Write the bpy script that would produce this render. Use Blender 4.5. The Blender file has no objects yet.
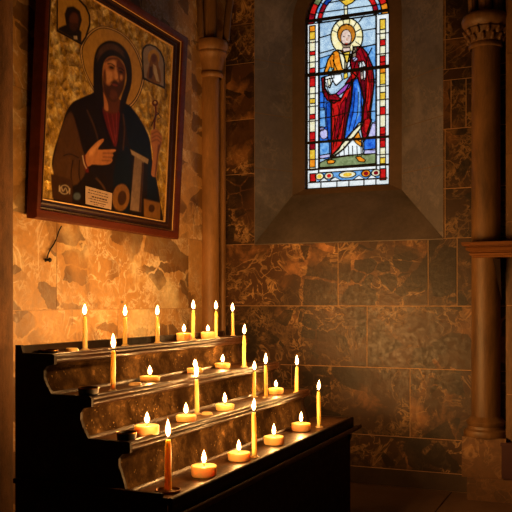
import bpy, bmesh, math, random
from mathutils import Vector
from mathutils.geometry import delaunay_2d_cdt
random.seed(7)
sc = bpy.context.scene
COL = sc.collection
PI = math.pi

# ------------------------------------------------------------------ camera
H, F, TH = 1.15, 826.0, math.radians(22.9)
CT, ST = math.cos(TH), math.sin(TH)
cam = bpy.data.objects.new('camera', bpy.data.cameras.new('camera'))
COL.objects.link(cam)
cam.location = (0, 0, H)
cam.rotation_euler = (PI / 2, 0, TH)
cam.data.sensor_width = 36
cam.data.lens = F / 512 * 36
cam.data.shift_y = 47 / 512
cam.data.clip_start = 0.02
sc.camera = cam
vs = sc.view_settings
vs.view_transform = 'Standard'
vs.look = 'None'
vs.gamma = 1
vs.use_curve_mapping = False
vs.exposure = 0.0
sc.display_settings.display_device = 'sRGB'


def ray(x, y):
    u = (x - 256) / F
    return Vector((u * CT - ST, u * ST + CT, (303 - y) / F))


def on_z(x, y, z):
    r = ray(x, y); t = (z - H) / r.z
    return r.x * t, r.y * t


def x_at(x, Y):
    r = ray(x, 303)
    return r.x / r.y * Y


def z_at(x, y, Y):
    r = ray(x, y)
    return H + r.z / r.y * Y


# ------------------------------------------------------------------ object helpers
def thing(name, label, cat, loc=(0, 0, 0), group=None):
    o = bpy.data.objects.new(name, None)
    o.empty_display_size = 0.05
    COL.objects.link(o)
    o.location = loc
    o['label'] = label
    o['category'] = cat
    if group:
        o['group'] = group
    return o


def tag(o, label, cat, group=None):
    o['label'] = label
    o['category'] = cat
    if group:
        o['group'] = group
    return o


def obj(name, bm, mats, parent=None, smooth=None, structure=False):
    me = bpy.data.meshes.new(name)
    bmesh.ops.recalc_face_normals(bm, faces=bm.faces)
    bm.to_mesh(me)
    bm.free()
    if not isinstance(mats, (list, tuple)):
        mats = [mats]
    for m in mats:
        me.materials.append(m)
    if smooth is not None:
        me.shade_smooth()
        if smooth < 179:
            me.set_sharp_from_angle(angle=math.radians(smooth))
    o = bpy.data.objects.new(name, me)
    COL.objects.link(o)
    if parent:
        o.parent = parent
        # geometry was written in world coordinates
        if parent.parent:
            o.matrix_parent_inverse.identity()
        off = Vector(parent.location)
        p = parent.parent
        while p:
            off += Vector(p.location); p = p.parent
        if off.length > 0:
            for v in me.vertices:
                v.co -= off
    if structure:
        o['kind'] = 'structure'
    return o


def box(bm, a, b, mi=0):
    x0, y0, z0 = a; x1, y1, z1 = b
    v = [bm.verts.new(p) for p in ((x0, y0, z0), (x1, y0, z0), (x1, y1, z0), (x0, y1, z0),
                                   (x0, y0, z1), (x1, y0, z1), (x1, y1, z1), (x0, y1, z1))]
    fs = []
    for q in ((0, 3, 2, 1), (4, 5, 6, 7), (0, 1, 5, 4), (1, 2, 6, 5), (2, 3, 7, 6), (3, 0, 4, 7)):
        f = bm.faces.new([v[i] for i in q]); f.material_index = mi
        fs.append(f)
    return fs


def lathe(bm, prof, c=(0, 0, 0), n=32, cap=True, wob=0.0, mi=0):
    rings = []
    for r, z in prof:
        ring = []
        for i in range(n):
            a = 2 * PI * i / n
            rr = r * (1 + wob * (math.sin(3 * a + z * 90) * 0.5 + math.sin(5 * a + 1 + z * 50) * 0.5))
            ring.append(bm.verts.new((c[0] + rr * math.cos(a), c[1] + rr * math.sin(a), c[2] + z)))
        rings.append(ring)
    for a, b in zip(rings, rings[1:]):
        for i in range(n):
            j = (i + 1) % n
            f = bm.faces.new((a[i], a[j], b[j], b[i])); f.material_index = mi
    if cap:
        f = bm.faces.new(rings[0][::-1]); f.material_index = mi
        f = bm.faces.new(rings[-1]); f.material_index = mi


def tube(bm, pts, r, n=8, flat=1.0):
    pts = [Vector(p) for p in pts]
    rings = []
    for i, p in enumerate(pts):
        d = (pts[min(i + 1, len(pts) - 1)] - pts[max(i - 1, 0)]).normalized()
        a = d.cross(Vector((0, 0, 1)) if abs(d.z) < 0.9 else Vector((0, 1, 0))).normalized()
        b = d.cross(a)
        rr = r[i] if isinstance(r, (list, tuple)) else r
        rings.append([bm.verts.new(p + a * rr * math.cos(2 * PI * k / n) + b * rr * flat * math.sin(2 * PI * k / n)) for k in range(n)])
    for A, B in zip(rings, rings[1:]):
        for k in range(n):
            j = (k + 1) % n
            bm.faces.new((A[k], A[j], B[j], B[k]))
    bm.faces.new(rings[0][::-1]); bm.faces.new(rings[-1])


def extrude_xz(bm, prof, y0, y1):
    """closed (x,z) outline swept along Y"""
    a = [bm.verts.new((x, y0, z)) for x, z in prof]
    b = [bm.verts.new((x, y1, z)) for x, z in prof]
    n = len(prof)
    for i in range(n):
        j = (i + 1) % n
        bm.faces.new((a[i], a[j], b[j], b[i]))
    bm.faces.new(a[::-1]); bm.faces.new(b)


def bevel(bm, w, seg=2):
    es = [e for e in bm.edges if len(e.link_faces) == 2 and e.calc_face_angle(0) > 0.5]
    bmesh.ops.bevel(bm, geom=es, offset=w, segments=seg, affect='EDGES', profile=0.5)


def smooth_closed(p, k=5):
    out = []
    n = len(p)
    for i in range(n):
        p0, p1, p2, p3 = (Vector(p[(i + j - 1) % n]) for j in range(4))
        for s in range(k):
            t = s / k
            out.append(tuple(0.5 * ((2 * p1) + (-p0 + p2) * t + (2 * p0 - 5 * p1 + 4 * p2 - p3) * t * t + (-p0 + 3 * p1 - 3 * p2 + p3) * t ** 3)))
    return out


def smooth_open(p, k=5):
    out = []
    n = len(p)
    for i in range(n - 1):
        p0, p1, p2, p3 = (Vector(p[max(0, min(n - 1, i + j - 1))]) for j in range(4))
        for s in range(k):
            t = s / k
            out.append(tuple(0.5 * ((2 * p1) + (-p0 + p2) * t + (2 * p0 - 5 * p1 + 4 * p2 - p3) * t * t + (-p0 + 3 * p1 - 3 * p2 + p3) * t ** 3)))
    out.append(tuple(p[-1]))
    return out


def ell(cx, cy, rx, ry, n=28, rot=0.0):
    o = []
    for i in range(n):
        a = 2 * PI * i / n
        x, y = rx * math.cos(a), ry * math.sin(a)
        o.append((cx + x * math.cos(rot) - y * math.sin(rot), cy + x * math.sin(rot) + y * math.cos(rot)))
    return o


def stroke(pts, w, closed=False):
    """2-D polyline thickened to an outline"""
    P = [Vector(p) for p in pts]
    L, R = [], []
    n = len(P)
    for i in range(n):
        d = (P[min(i + 1, n - 1)] - P[max(i - 1, 0)])
        if d.length == 0:
            continue
        d.normalize()
        nn = Vector((-d.y, d.x))
        L.append(tuple(P[i] + nn * w / 2)); R.append(tuple(P[i] - nn * w / 2))
    return L + R[::-1]


# ------------------------------------------------------------------ materials
def lin(h):
    h = h.lstrip('#')
    o = []
    for i in (0, 2, 4):
        v = int(h[i:i + 2], 16) / 255
        o.append(v / 12.92 if v <= 0.04045 else ((v + 0.055) / 1.055) ** 2.4)
    return (*o, 1)


class NT:
    def __init__(self, name):
        self.m = bpy.data.materials.new(name)
        self.m.use_nodes = True
        self.t = self.m.node_tree
        self.t.nodes.clear()
        self.out = self.t.nodes.new('ShaderNodeOutputMaterial')

    def n(self, kind, **kw):
        nd = self.t.nodes.new('ShaderNode' + kind)
        for k, v in kw.items():
            if k in nd.inputs.keys() if isinstance(k, str) else False:
                nd.inputs[k].default_value = v
            else:
                setattr(nd, k, v)
        return nd

    def l(self, a, b):
        self.t.links.new(a, b)

    def ramp(self, src, stops, interp='LINEAR'):
        r = self.n('ValToRGB')
        r.color_ramp.interpolation = interp
        e = r.color_ramp.elements
        while len(e) < len(stops):
            e.new(0.5)
        for i, (p, c) in enumerate(stops):
            e[i].position = p
            e[i].color = c if len(c) == 4 else (*c, 1)
        self.l(src, r.inputs[0])
        return r.outputs[0]

    def math(self, op, a, b=None, clamp=False):
        nd = self.n('Math', operation=op, use_clamp=clamp)
        for i, v in enumerate((a, b)):
            if v is None:
                continue
            if isinstance(v, (int, float)):
                nd.inputs[i].default_value = v
            else:
                self.l(v, nd.inputs[i])
        return nd.outputs[0]

    def mix(self, fac, a, b, blend='MIX'):
        nd = self.n('Mix', data_type='RGBA', blend_type=blend)
        if isinstance(fac, (int, float)):
            nd.inputs[0].default_value = fac
        else:
            self.l(fac, nd.inputs[0])
        for i, v in ((6, a), (7, b)):
            if isinstance(v, tuple):
                nd.inputs[i].default_value = v
            else:
                self.l(v, nd.inputs[i])
        return nd.outputs[2]

    def bsdf(self, color, rough=0.5, **kw):
        b = self.n('BsdfPrincipled')
        if isinstance(color, tuple):
            b.inputs['Base Color'].default_value = color
        else:
            self.l(color, b.inputs['Base Color'])
        if isinstance(rough, (int, float)):
            b.inputs['Roughness'].default_value = rough
        else:
            self.l(rough, b.inputs['Roughness'])
        for k, v in kw.items():
            b.inputs[k.replace('_', ' ')].default_value = v
        self.l(b.outputs[0], self.out.inputs[0])
        return b

    def bump(self, b, h, strength=0.2, dist=0.01):
        nd = self.n('Bump')
        nd.inputs['Strength'].default_value = strength
        nd.inputs['Distance'].default_value = dist
        self.l(h, nd.inputs['Height'])
        self.l(nd.outputs[0], b.inputs['Normal'])

    def coords(self, scale=(1, 1, 1), slab=False):
        tc = self.n('TexCoord')
        v = tc.outputs['Object']
        if slab:
            at = self.n('Attribute', attribute_name='slab')
            sc_ = self.n('VectorMath', operation='SCALE')
            cmb = self.n('CombineXYZ')
            for i, k in enumerate((11.3, 7.7, 5.1)):
                self.l(self.math('MULTIPLY', at.outputs['Fac'], k), cmb.inputs[i])
            ad = self.n('VectorMath', operation='ADD')
            self.l(v, ad.inputs[0]); self.l(cmb.outputs[0], ad.inputs[1])
            v = ad.outputs[0]
        mp = self.n('Mapping')
        mp.inputs['Scale'].default_value = scale
        self.l(v, mp.inputs[0])
        return mp.outputs[0]

    def noise(self, vec, scale, detail=4, rough=0.6, dist=0.0):
        nd = self.n('TexNoise')
        nd.inputs['Scale'].default_value = scale
        nd.inputs['Detail'].default_value = detail
        nd.inputs['Roughness'].default_value = rough
        nd.inputs['Distortion'].default_value = dist
        self.l(vec, nd.inputs['Vector'])
        return nd

    def warp(self, vec, scale, amt, detail=3):
        nz = self.noise(vec, scale, detail)
        sub = self.n('VectorMath', operation='SUBTRACT')
        sub.inputs[1].default_value = (0.5, 0.5, 0.5)
        self.l(nz.outputs['Color'], sub.inputs[0])
        s = self.n('VectorMath', operation='SCALE')
        s.inputs['Scale'].default_value = amt
        self.l(sub.outputs[0], s.inputs[0])
        ad = self.n('VectorMath', operation='ADD')
        self.l(vec, ad.inputs[0]); self.l(s.outputs[0], ad.inputs[1])
        return ad.outputs[0]


def breccia(name, dark, mid, light, vein, scale=5.0, rough=0.45, vein_amt=0.8, shard=0.8, seed=0.0, thr=(0.5, 0.62), jag=0.05, keep=0.55):
    """brecciated marble: dark angular shards set in a cloudy, finely crackled ground"""
    T = NT(name)
    v = T.coords(slab=True)
    mp = T.n('Mapping'); mp.inputs['Location'].default_value = (seed, seed * 1.7, seed * 0.6)
    T.l(v, mp.inputs[0]); v = mp.outputs[0]
    w = T.warp(v, 2.2, 0.35, 4)
    cloud = T.noise(w, 2.4, 7, 0.62).outputs['Fac']
    ground = T.ramp(cloud, [(0.30, dark), (0.42, mid), (0.54, mid), (0.68, light)])
    # wispy crackle of pale calcite: ridged noise, broken up by a mask
    vfin = None
    for sc_, dist, wd, ms, mk in ((3.2, 1.6, 0.022, 1.6, (0.46, 0.66)), (8.0, 1.2, 0.035, 2.3, (0.48, 0.62)), (19.0, 0.8, 0.06, 3.1, (0.5, 0.64))):
        rn = T.noise(v, sc_, 4, 0.55, dist).outputs['Fac']
        ridge = T.math('ABSOLUTE', T.math('SUBTRACT', rn, 0.5))
        edge = T.ramp(ridge, [(0.0, (1, 1, 1)), (wd * .5, (0.55, 0.55, 0.55)), (wd, (0, 0, 0))])
        mask = T.ramp(T.noise(T.warp(v, 3, .2), ms, 3).outputs['Fac'], [(mk[0], (0, 0, 0)), (mk[1], (1, 1, 1))])
        e = T.math('MULTIPLY', edge, mask)
        vfin = e if vfin is None else T.math('MAXIMUM', vfin, e)
    # angular shards, two sizes
    sfin, scol = None, None
    for sc_, ms, off in ((scale, 1.3, 0.0), (scale * 2.3, 2.1, 3.7)):
        mp2 = T.n('Mapping'); mp2.inputs['Location'].default_value = (off, off, off); mp2.inputs['Scale'].default_value = (1.1, 0.62, 1.3)
        T.l(T.warp(v, 7, jag, 4), mp2.inputs[0])
        f1 = T.n('TexVoronoi', feature='F1'); f1.inputs['Scale'].default_value = sc_
        de = T.n('TexVoronoi', feature='DISTANCE_TO_EDGE'); de.inputs['Scale'].default_value = sc_
        T.l(mp2.outputs[0], f1.inputs['Vector']); T.l(mp2.outputs[0], de.inputs['Vector'])
        sp = T.n('SeparateColor'); T.l(f1.outputs['Color'], sp.inputs[0])
        pick = T.math('GREATER_THAN', sp.outputs[0], keep)
        inside = T.ramp(de.outputs['Distance'], [(0.03, (0, 0, 0)), (0.055, (1, 1, 1))])
        msk = T.ramp(T.noise(v, ms, 2).outputs['Fac'], [(thr[0], (0, 0, 0)), (thr[1], (1, 1, 1))])
        m_ = T.math('MULTIPLY', T.math('MULTIPLY', pick, inside), msk)
        sfin = m_ if sfin is None else T.math('MAXIMUM', sfin, m_)
        if scol is None:
            scol = T.ramp(sp.outputs[1], [(0.0, dark), (0.6, dark), (1.0, mid)])
    col = T.mix(T.math('MULTIPLY', vfin, vein_amt), ground, vein)
    col = T.mix(T.math('MULTIPLY', sfin, shard), col, scol)
    fine = T.noise(v, 38, 5, 0.7).outputs['Fac']
    col = T.mix(0.55, col, T.ramp(fine, [(0.3, (0.45, 0.45, 0.45)), (0.7, (1.0, 1.0, 1.0))]), 'MULTIPLY')
    ta = T.n('Attribute', attribute_name='tone')
    tv = T.math('ADD', ta.outputs['Fac'], T.math('MULTIPLY', T.math('LESS_THAN', ta.outputs['Fac'], 0.01), 1.0))
    cmb2 = T.n('CombineXYZ')
    for i in range(3):
        T.l(tv, cmb2.inputs[i])
    col = T.mix(1.0, col, cmb2.outputs[0], 'MULTIPLY')
    b = T.bsdf(col, T.ramp(fine, [(0.3, (rough - .1,) * 3), (0.7, (rough + .18,) * 3)]))
    T.bump(b, T.noise(v, 22, 6, 0.65).outputs['Fac'], 0.35, 0.006)
    return T.m


def stone(name, a, b_, scale=3.0, rough=0.7, bump=0.3, streak=(1, 1, 1)):
    T = NT(name)
    v = T.coords(streak)
    n1 = T.noise(v, scale, 7, 0.65, 0.4).outputs['Fac']
    col = T.ramp(n1, [(0.3, a), (0.7, b_)])
    fine = T.noise(v, scale * 12, 5, 0.7).outputs['Fac']
    col = T.mix(0.5, col, T.ramp(fine, [(0.3, (0.5, 0.5, 0.5)), (0.7, (1.0, 1.0, 1.0))]), 'MULTIPLY')
    b = T.bsdf(col, rough)
    T.bump(b, fine, bump, 0.006)
    return T.m


def wood(name, a, b_, rough=0.3, scale=6.0, axis=1, coat=0.3, spec=0.22):
    T = NT(name)
    s = [9, 9, 9]; s[axis] = 0.7
    v = T.coords(tuple(s))
    n1 = T.noise(v, scale * 0.35, 6, 0.6, 0.5).outputs['Fac']
    col = T.ramp(n1, [(0.3, a), (0.72, b_)])
    v2 = T.coords()
    wear = T.noise(v2, 30, 6, 0.7).outputs['Fac']
    b = T.bsdf(col, T.ramp(wear, [(0.3, (rough - .12,) * 3), (0.75, (rough + .25,) * 3)]), Coat_Weight=coat, Coat_Roughness=0.25, Specular_IOR_Level=spec)
    T.bump(b, n1, 0.12, 0.003)
    return T.m


def plain(name, hexcol, rough=0.6, **kw):
    T = NT(name)
    v = T.coords()
    fine = T.noise(v, 60, 4, 0.6).outputs['Fac']
    col = T.mix(0.35, lin(hexcol), T.ramp(fine, [(0.3, (0.55, 0.55, 0.55)), (0.7, (1, 1, 1))]), 'MULTIPLY')
    T.bsdf(col, rough, **kw)
    return T.m


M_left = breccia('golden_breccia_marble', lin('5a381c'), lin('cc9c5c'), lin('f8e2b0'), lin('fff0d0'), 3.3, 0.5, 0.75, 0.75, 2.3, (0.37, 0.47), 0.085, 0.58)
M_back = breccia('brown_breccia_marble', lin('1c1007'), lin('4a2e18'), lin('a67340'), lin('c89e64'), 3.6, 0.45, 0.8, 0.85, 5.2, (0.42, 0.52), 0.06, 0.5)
M_grout = stone('pale_grout', lin('a8835a'), lin('c8a070'), 8, 0.85, 0.1)
M_splay = breccia('grey_reveal_marble', lin('4a484c'), lin('6c686c'), lin('908a8c'), lin('a89c94'), 2.4, 0.55, 0.35, 0.35, 8.1, (0.5, 0.65), 0.08, 0.6)
M_joint = stone('dull_joint', lin('6e5c4c'), lin('8a745e'), 8, 0.85, 0.1)
M_reveal = stone('brown_window_stone', lin('4a382a'), lin('66503c'), 2.5, 0.65, 0.25)
M_bottom_row = stone('dark_bottom_row', lin('33241a'), lin('4a3626'), 3.0, 0.6, 0.2)  # darker colour for the bottom row of slabs
M_sill = stone('dark_slate_sill_stone', lin('5a524c'), lin('7c7068'), 3.0, 0.55, 0.2)
M_column = stone('ochre_column_stone', lin('432d19'), lin('8e683e'), 3.2, 0.5, 0.25, (2.2, 2.2, 0.5))
M_column_pale = stone('pale_ochre_column_stone', lin('6a4826'), lin('b4844e'), 3.2, 0.5, 0.25, (2.2, 2.2, 0.5))
M_pillar = stone('rough_pillar_stone', lin('4a3019'), lin('8a6038'), 5.0, 0.85, 0.8, (1.6, 1.6, 0.7))
M_plinth = breccia('base_block_marble', lin('3c2616'), lin('6a4828'), lin('94683e'), lin('b78f5d'), 7, 0.5, 0.5, 0.5, 1.4)
M_floor = stone('dark_flagstone', lin('4e3a28'), lin('6a4e36'), 2.0, 0.5, 0.15)
M_plaster = stone('dim_plaster', lin('54412f'), lin('6b543e'), 1.5, 0.9, 0.1)
M_ledge = wood('carved_ledge_stone', lin('60391a'), lin('8a5a2c'), 0.6, 4, 0, 0.0)
M_black = wood('gap_shadow_black', lin('1a0f08'), lin('2a1a0f'), 0.5, 6, 1, 0.0, 0.08)
M_tread = wood('varnished_brown_oak', lin('2a190c'), lin('4e3218'), 0.36, 6, 1, 0.0, 0.12)
M_nose = wood('worn_moulding_oak', lin('1c0f07'), lin('38200f'), 0.36, 6, 1, 0.0, 0.16)
M_frame_red = wood('mahogany_frame', lin('40180c'), lin('5e2814'), 0.45, 5, 1, 0.05)
M_frame_dark = wood('dark_frame_slip', lin('24120a'), lin('3a2012'), 0.4, 5, 1, 0.2)
M_gilt = plain('gilt_fillet', 'd8b070', 0.45, Metallic=0.2)
M_iron = plain('blackened_iron', '17120f', 0.5, Metallic=0.4)
M_lead = plain('lead_came', '0c0b0c', 0.7)
M_brass = plain('tarnished_brass', '8a5a24', 0.3, Metallic=1.0)


def riser_mat():
    T = NT('scuffed_bronzed_panel')
    v = T.coords()
    cl = T.noise(v, 9, 7, 0.72, 0.15).outputs['Fac']
    col = T.ramp(cl, [(0.3, lin('1c130b')), (0.48, lin('302214')), (0.6, lin('4c3820')), (0.76, lin('a07c50'))])
    sp = T.n('TexVoronoi', feature='F1'); sp.inputs['Scale'].default_value = 55
    T.l(T.warp(v, 20, 0.05), sp.inputs['Vector'])
    spots = T.ramp(sp.outputs['Distance'], [(0.0, (1, 1, 1)), (0.16, (0.6, 0.6, 0.6)), (0.22, (0, 0, 0))])
    spots = T.math('MULTIPLY', spots, T.ramp(T.noise(v, 11, 3).outputs['Fac'], [(0.5, (0, 0, 0)), (0.66, (1, 1, 1))]))
    col = T.mix(T.math('MULTIPLY', spots, 0.6), col, lin('c9a468'))
    b = T.bsdf(col, T.ramp(cl, [(0.3, (0.5, 0.5, 0.5)), (0.8, (0.75, 0.75, 0.75))]), Specular_IOR_Level=0.0)
    T.bump(b, T.noise(v, 40, 6, 0.7).outputs['Fac'], 0.4, 0.004)
    return T.m


M_riser = riser_mat()


def wax_mat(name, hexcol, sss=0.5):
    T = NT(name)
    v = T.coords()
    nz = T.noise(v, 25, 4).outputs['Fac']
    col = T.mix(0.3, lin(hexcol), T.ramp(nz, [(0.3, (0.75, 0.7, 0.6)), (0.7, (1, 1, 1))]), 'MULTIPLY')
    b = T.bsdf(col, 0.38, Subsurface_Weight=sss, Subsurface_Scale=0.03)
    b.inputs['Subsurface Radius'].default_value = (1.0, 0.8, 0.45)
    return T.m


M_wax = wax_mat('beeswax', 'fbcf80', 1.0)
M_waxpale = wax_mat('pale_votive_wax', 'f8cc88', 0.9)
M_pool = wax_mat('spilled_wax', 'd9b27a', 0.3)
M_wick = plain('charred_wick', '1c0f08', 0.9)


def flame_mat(name, colr, strength, base):
    T = NT(name)
    tc = T.n('TexCoord')
    sx = T.n('SeparateXYZ'); T.l(tc.outputs['Generated'], sx.inputs[0])
    g = T.ramp(sx.outputs[2], [(0.0, (base,) * 3), (0.22, (1, 1, 1)), (0.7, (1, 1, 1)), (1.0, (0.35, 0.35, 0.35))])
    em = T.n('Emission'); em.inputs['Color'].default_value = colr
    T.l(T.math('MULTIPLY', g, strength), em.inputs['Strength'])
    tr = T.n('BsdfTransparent')
    ad = T.n('AddShader')
    T.l(em.outputs[0], ad.inputs[0]); T.l(tr.outputs[0], ad.inputs[1])
    T.l(ad.outputs[0], T.out.inputs[0])
    return T.m


M_flame_out = flame_mat('flame_mantle', (1.0, 0.36, 0.06, 1), 0.36, 0.4)
M_flame_in = flame_mat('flame_core', (1.0, 0.62, 0.24, 1), 24.0, 0.1)


# ------------------------------------------------------------------ walls from slabs
def slab_wall(name, place, rects, grout_faces, mat, gap=0.0045, thick=0.03):
    bm = bmesh.new()
    lay = bm.faces.layers.float.new('slab')
    tone = bm.faces.layers.float.new('tone')
    for rc in rects:
        a0, b0, a1, b1 = rc[:4]
        tn_ = rc[4] if len(rc) > 4 else random.uniform(.85, 1.1)
        g = gap / 2
        r = random.random()
        P = [place(a0 + g, b0 + g, 0), place(a1 - g, b0 + g, 0), place(a1 - g, b1 - g, 0), place(a0 + g, b1 - g, 0)]
        Q = [place(a0 + g, b0 + g, thick), place(a1 - g, b0 + g, thick), place(a1 - g, b1 - g, thick), place(a0 + g, b1 - g, thick)]
        vp = [bm.verts.new(p) for p in P]; vq = [bm.verts.new(p) for p in Q]
        fs = [bm.faces.new(vp)]
        for i in range(4):
            j = (i + 1) % 4
            fs.append(bm.faces.new((vp[i], vp[j], vq[j], vq[i])))
        for f in fs:
            f[lay] = r
            f[tone] = tn_
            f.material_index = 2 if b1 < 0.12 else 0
    for (a0, b0, a1, b1) in grout_faces:
        P = [place(a0, b0, 0.002), place(a1, b0, 0.002), place(a1, b1, 0.002), place(a0, b1, 0.002)]
        Q = [place(a0, b0, 0.25), place(a1, b0, 0.25), place(a1, b1, 0.25), place(a0, b1, 0.25)]
        vp = [bm.verts.new(p) for p in P]; vq = [bm.verts.new(p) for p in Q]
        fs = [bm.faces.new(vp), bm.faces.new(vq[::-1])]
        for i in range(4):
            j = (i + 1) % 4
            fs.append(bm.faces.new((vp[i], vp[j], vq[j], vq[i])))
        for f in fs:
            f.material_index = 1
    return obj(name, bm, [mat, M_grout, M_bottom_row], structure=True)


XW, YW, CEIL = -2.38, 5.1, 5.0
OX0, OX1, OZ0, OZ1 = -2.165, -0.912, 1.545, 3.75      # outer edge of the window embrasure
XPIER = -0.53

# back wall
Z = [0.0, 0.11, 0.315, 0.743, 1.131, OZ0]
bx = lambda px: x_at(px, YW)
XR = 3.0
rects = []
def row(z0, z1, xs, tones=()):
    for i, (a, b) in enumerate(zip(xs, xs[1:])):
        rects.append((a, z0, b, z1) + ((tones[i],) if i < len(tones) else ()))
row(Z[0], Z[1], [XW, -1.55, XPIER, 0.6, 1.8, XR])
row(Z[1], Z[2], [XW, -1.75, -0.70, 0.4, 1.6, XR], (.8, .85, .8))
row(Z[2], Z[3], [XW, -1.9, bx(410), 0.1, 1.2, 2.2, XR], (.8, .8, .75))
row(Z[3], Z[4], [XW, bx(367), XPIER + .05, 0.7, 1.7, XR], (0.85, 0.8))
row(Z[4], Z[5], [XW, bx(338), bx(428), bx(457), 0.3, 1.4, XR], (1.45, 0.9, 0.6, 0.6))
for z0, z1 in zip([OZ0, 2.02, 2.387, 2.766, 3.03, 3.4, OZ1], [2.02, 2.387, 2.766, 3.03, 3.4, OZ1]):
    rects.append((XW, z0, OX0, z1, 1.25))
ex = bx(445)
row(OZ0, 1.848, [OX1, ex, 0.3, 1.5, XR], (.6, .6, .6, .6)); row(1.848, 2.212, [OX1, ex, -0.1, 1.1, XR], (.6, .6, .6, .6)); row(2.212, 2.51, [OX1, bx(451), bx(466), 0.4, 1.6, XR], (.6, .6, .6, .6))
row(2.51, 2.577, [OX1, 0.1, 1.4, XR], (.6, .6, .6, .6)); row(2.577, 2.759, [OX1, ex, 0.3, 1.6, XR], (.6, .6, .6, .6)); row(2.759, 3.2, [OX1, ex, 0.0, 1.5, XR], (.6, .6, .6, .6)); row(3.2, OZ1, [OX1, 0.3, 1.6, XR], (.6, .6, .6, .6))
row(OZ1, 4.3, [XW, -1.6, -0.8, 0.4, 1.6, XR]); row(4.3, CEIL, [XW, -1.9, -1.1, -0.2, 1.0, XR])
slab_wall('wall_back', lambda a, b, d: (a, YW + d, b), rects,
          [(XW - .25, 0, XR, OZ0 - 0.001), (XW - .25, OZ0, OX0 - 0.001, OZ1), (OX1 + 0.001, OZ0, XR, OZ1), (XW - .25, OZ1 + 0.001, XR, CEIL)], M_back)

# left wall
rects = []
row(0, 0.5, [-3, -1.6, -0.4, 0.8, 2.0, 3.1, 4.2, YW]); row(0.5, 1.117, [-3, -1.9, -0.6, 0.6, 1.7, 2.75, 3.75, YW])
row(1.117, 1.55, [-3, -1.5, -0.2, 0.9, 2.1, 3.22, 4.56, YW]); row(1.55, 2.1, [-3, -1.9, -0.7, 0.5, 1.6, 2.7, 3.9, YW])
row(2.1, 2.75, [-3, -1.5, -0.2, 0.9, 2.2, 3.3, 4.6, YW]); row(2.75, 3.4, [-3, -1.9, -0.7, 0.5, 1.6, 2.9, 4.0, YW])
row(3.4, 4.2, [-3, -1.5, -0.2, 0.9, 2.2, 3.3, 4.3, YW]); row(4.2, CEIL, [-3, -1.9, -0.7, 0.5, 1.6, 2.7, 3.9, YW])
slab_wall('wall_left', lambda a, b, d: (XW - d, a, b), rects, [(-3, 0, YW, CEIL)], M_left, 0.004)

# the rest of the room, behind and beside the camera
bm = bmesh.new(); box(bm, (XR, -3, 0), (XR + .25, YW + .25, CEIL)); obj('wall_right', bm, M_plaster, structure=True)
bm = bmesh.new(); box(bm, (XW - .25, -3.25, 0), (XR + .25, -3, CEIL)); obj('wall_front', bm, M_plaster, structure=True)
bm = bmesh.new(); box(bm, (XW - .25, -3.25, CEIL), (XR + .25, YW + .25, CEIL + .2)); obj('ceiling', bm, M_plaster, structure=True)

# floor of flagstones
bm = bmesh.new()
lay = bm.faces.layers.float.new('slab')
fy = [YW, 4.25, 3.4, 2.5, 1.6, 0.7, -0.2, -1.2, -2.1, -3.0]
k = 0
for y1, y0 in zip(fy, fy[1:]):
    x = XW - (0.35 if k % 2 else 0.0)
    while x < XR:
        x1 = min(XR, x + 0.76)
        xa = max(x, XW)
        # joint at px 468 meets the wall
        sh = 0.0
        box(bm, (xa + .004, y0 + .004, -0.03), (x1 - .004, y1 - .004, 0.0))
        x = x1
    k += 1
box(bm, (XW - .25, -3.25, -.2), (XR + .25, YW + .25, -.004), 1)
obj('floor', bm, [M_floor, M_black], structure=True)

# pier at the right of the picture, with its own coursing
rects = []
for z0, z1 in zip([0.13, 0.62, 1.135, 1.62, 2.02, 2.6, 3.2, 4.1], [0.62, 1.135, 1.62, 2.02, 2.6, 3.2, 4.1, CEIL]):
    rects.append((XPIER, z0, XPIER + 0.9, z1))
bm = bmesh.new(); lay = bm.faces.layers.float.new('slab')
for (a0, b0, a1, b1) in rects:
    for f in box(bm, (a0, 4.985, b0 + .002), (a1, YW + .02, b1 - .002)):
        f[lay] = random.random()
box(bm, (XPIER + .004, 4.99, 0.13), (XPIER + 0.896, YW + .02, CEIL), 1)
obj('wall_pier', bm, [M_column, M_grout], structure=True)

# low stone footing under the column and the pier
bm = bmesh.new(); box(bm, (x_at(467, 4.93), 4.93, 0), (0.6, YW, 0.13)); bevel(bm, 0.008)
obj('trim_1', bm, M_plinth, structure=True)

# moulded ledge carried across the column
bm = bmesh.new()
prof = [(0.0, 0.012), (0.0, 0.022), (-0.014, 0.026), (-0.018, 0.036), (-0.010, 0.042), (-0.010, 0.046), (-0.028, 0.05), (-0.036, 0.06), (-0.034, 0.069), (-0.024, 0.072), (-0.024, 0.077), (-0.052, 0.08), (-0.056, 0.088), (-0.056, 0.1)]
# sections: y offset grows downwards-in; left end returns to the wall with a mitre
yb, yf, zb = YW - 0.005, 4.925, 1.402
xl = x_at(461, 4.86) + 0.056
secs = []
for (o, z) in prof:
    secs.append(((xl + o, yb, zb + z), (xl + o, yf + o, zb + z), (0.6, yf + o, zb + z)))
top = [(xl - .056, yb, zb + .1), (xl - .056, yf - .056, zb + .1), (0.6, yf - .056, zb + .1)]
vr = [[bm.verts.new(p) for p in s] for s in secs]
for A, B in zip(vr, vr[1:]):
    for i in range(2):
        bm.faces.new((A[i], A[i + 1], B[i + 1], B[i]))
br = bm.verts.new((0.6, yb, zb + .012)); tr = bm.verts.new((0.6, yb, zb + .1))
bm.faces.new((vr[0][0], vr[0][1], vr[0][2], br)); bm.faces.new((vr[-1][0], vr[-1][1], vr[-1][2], tr))
ledge = obj('trim_2', bm, M_ledge, structure=True)
bm = bmesh.new()  # dark wedge added for the shadow in the gap beside the column
bxx = x_at(499, 4.95)
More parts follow.
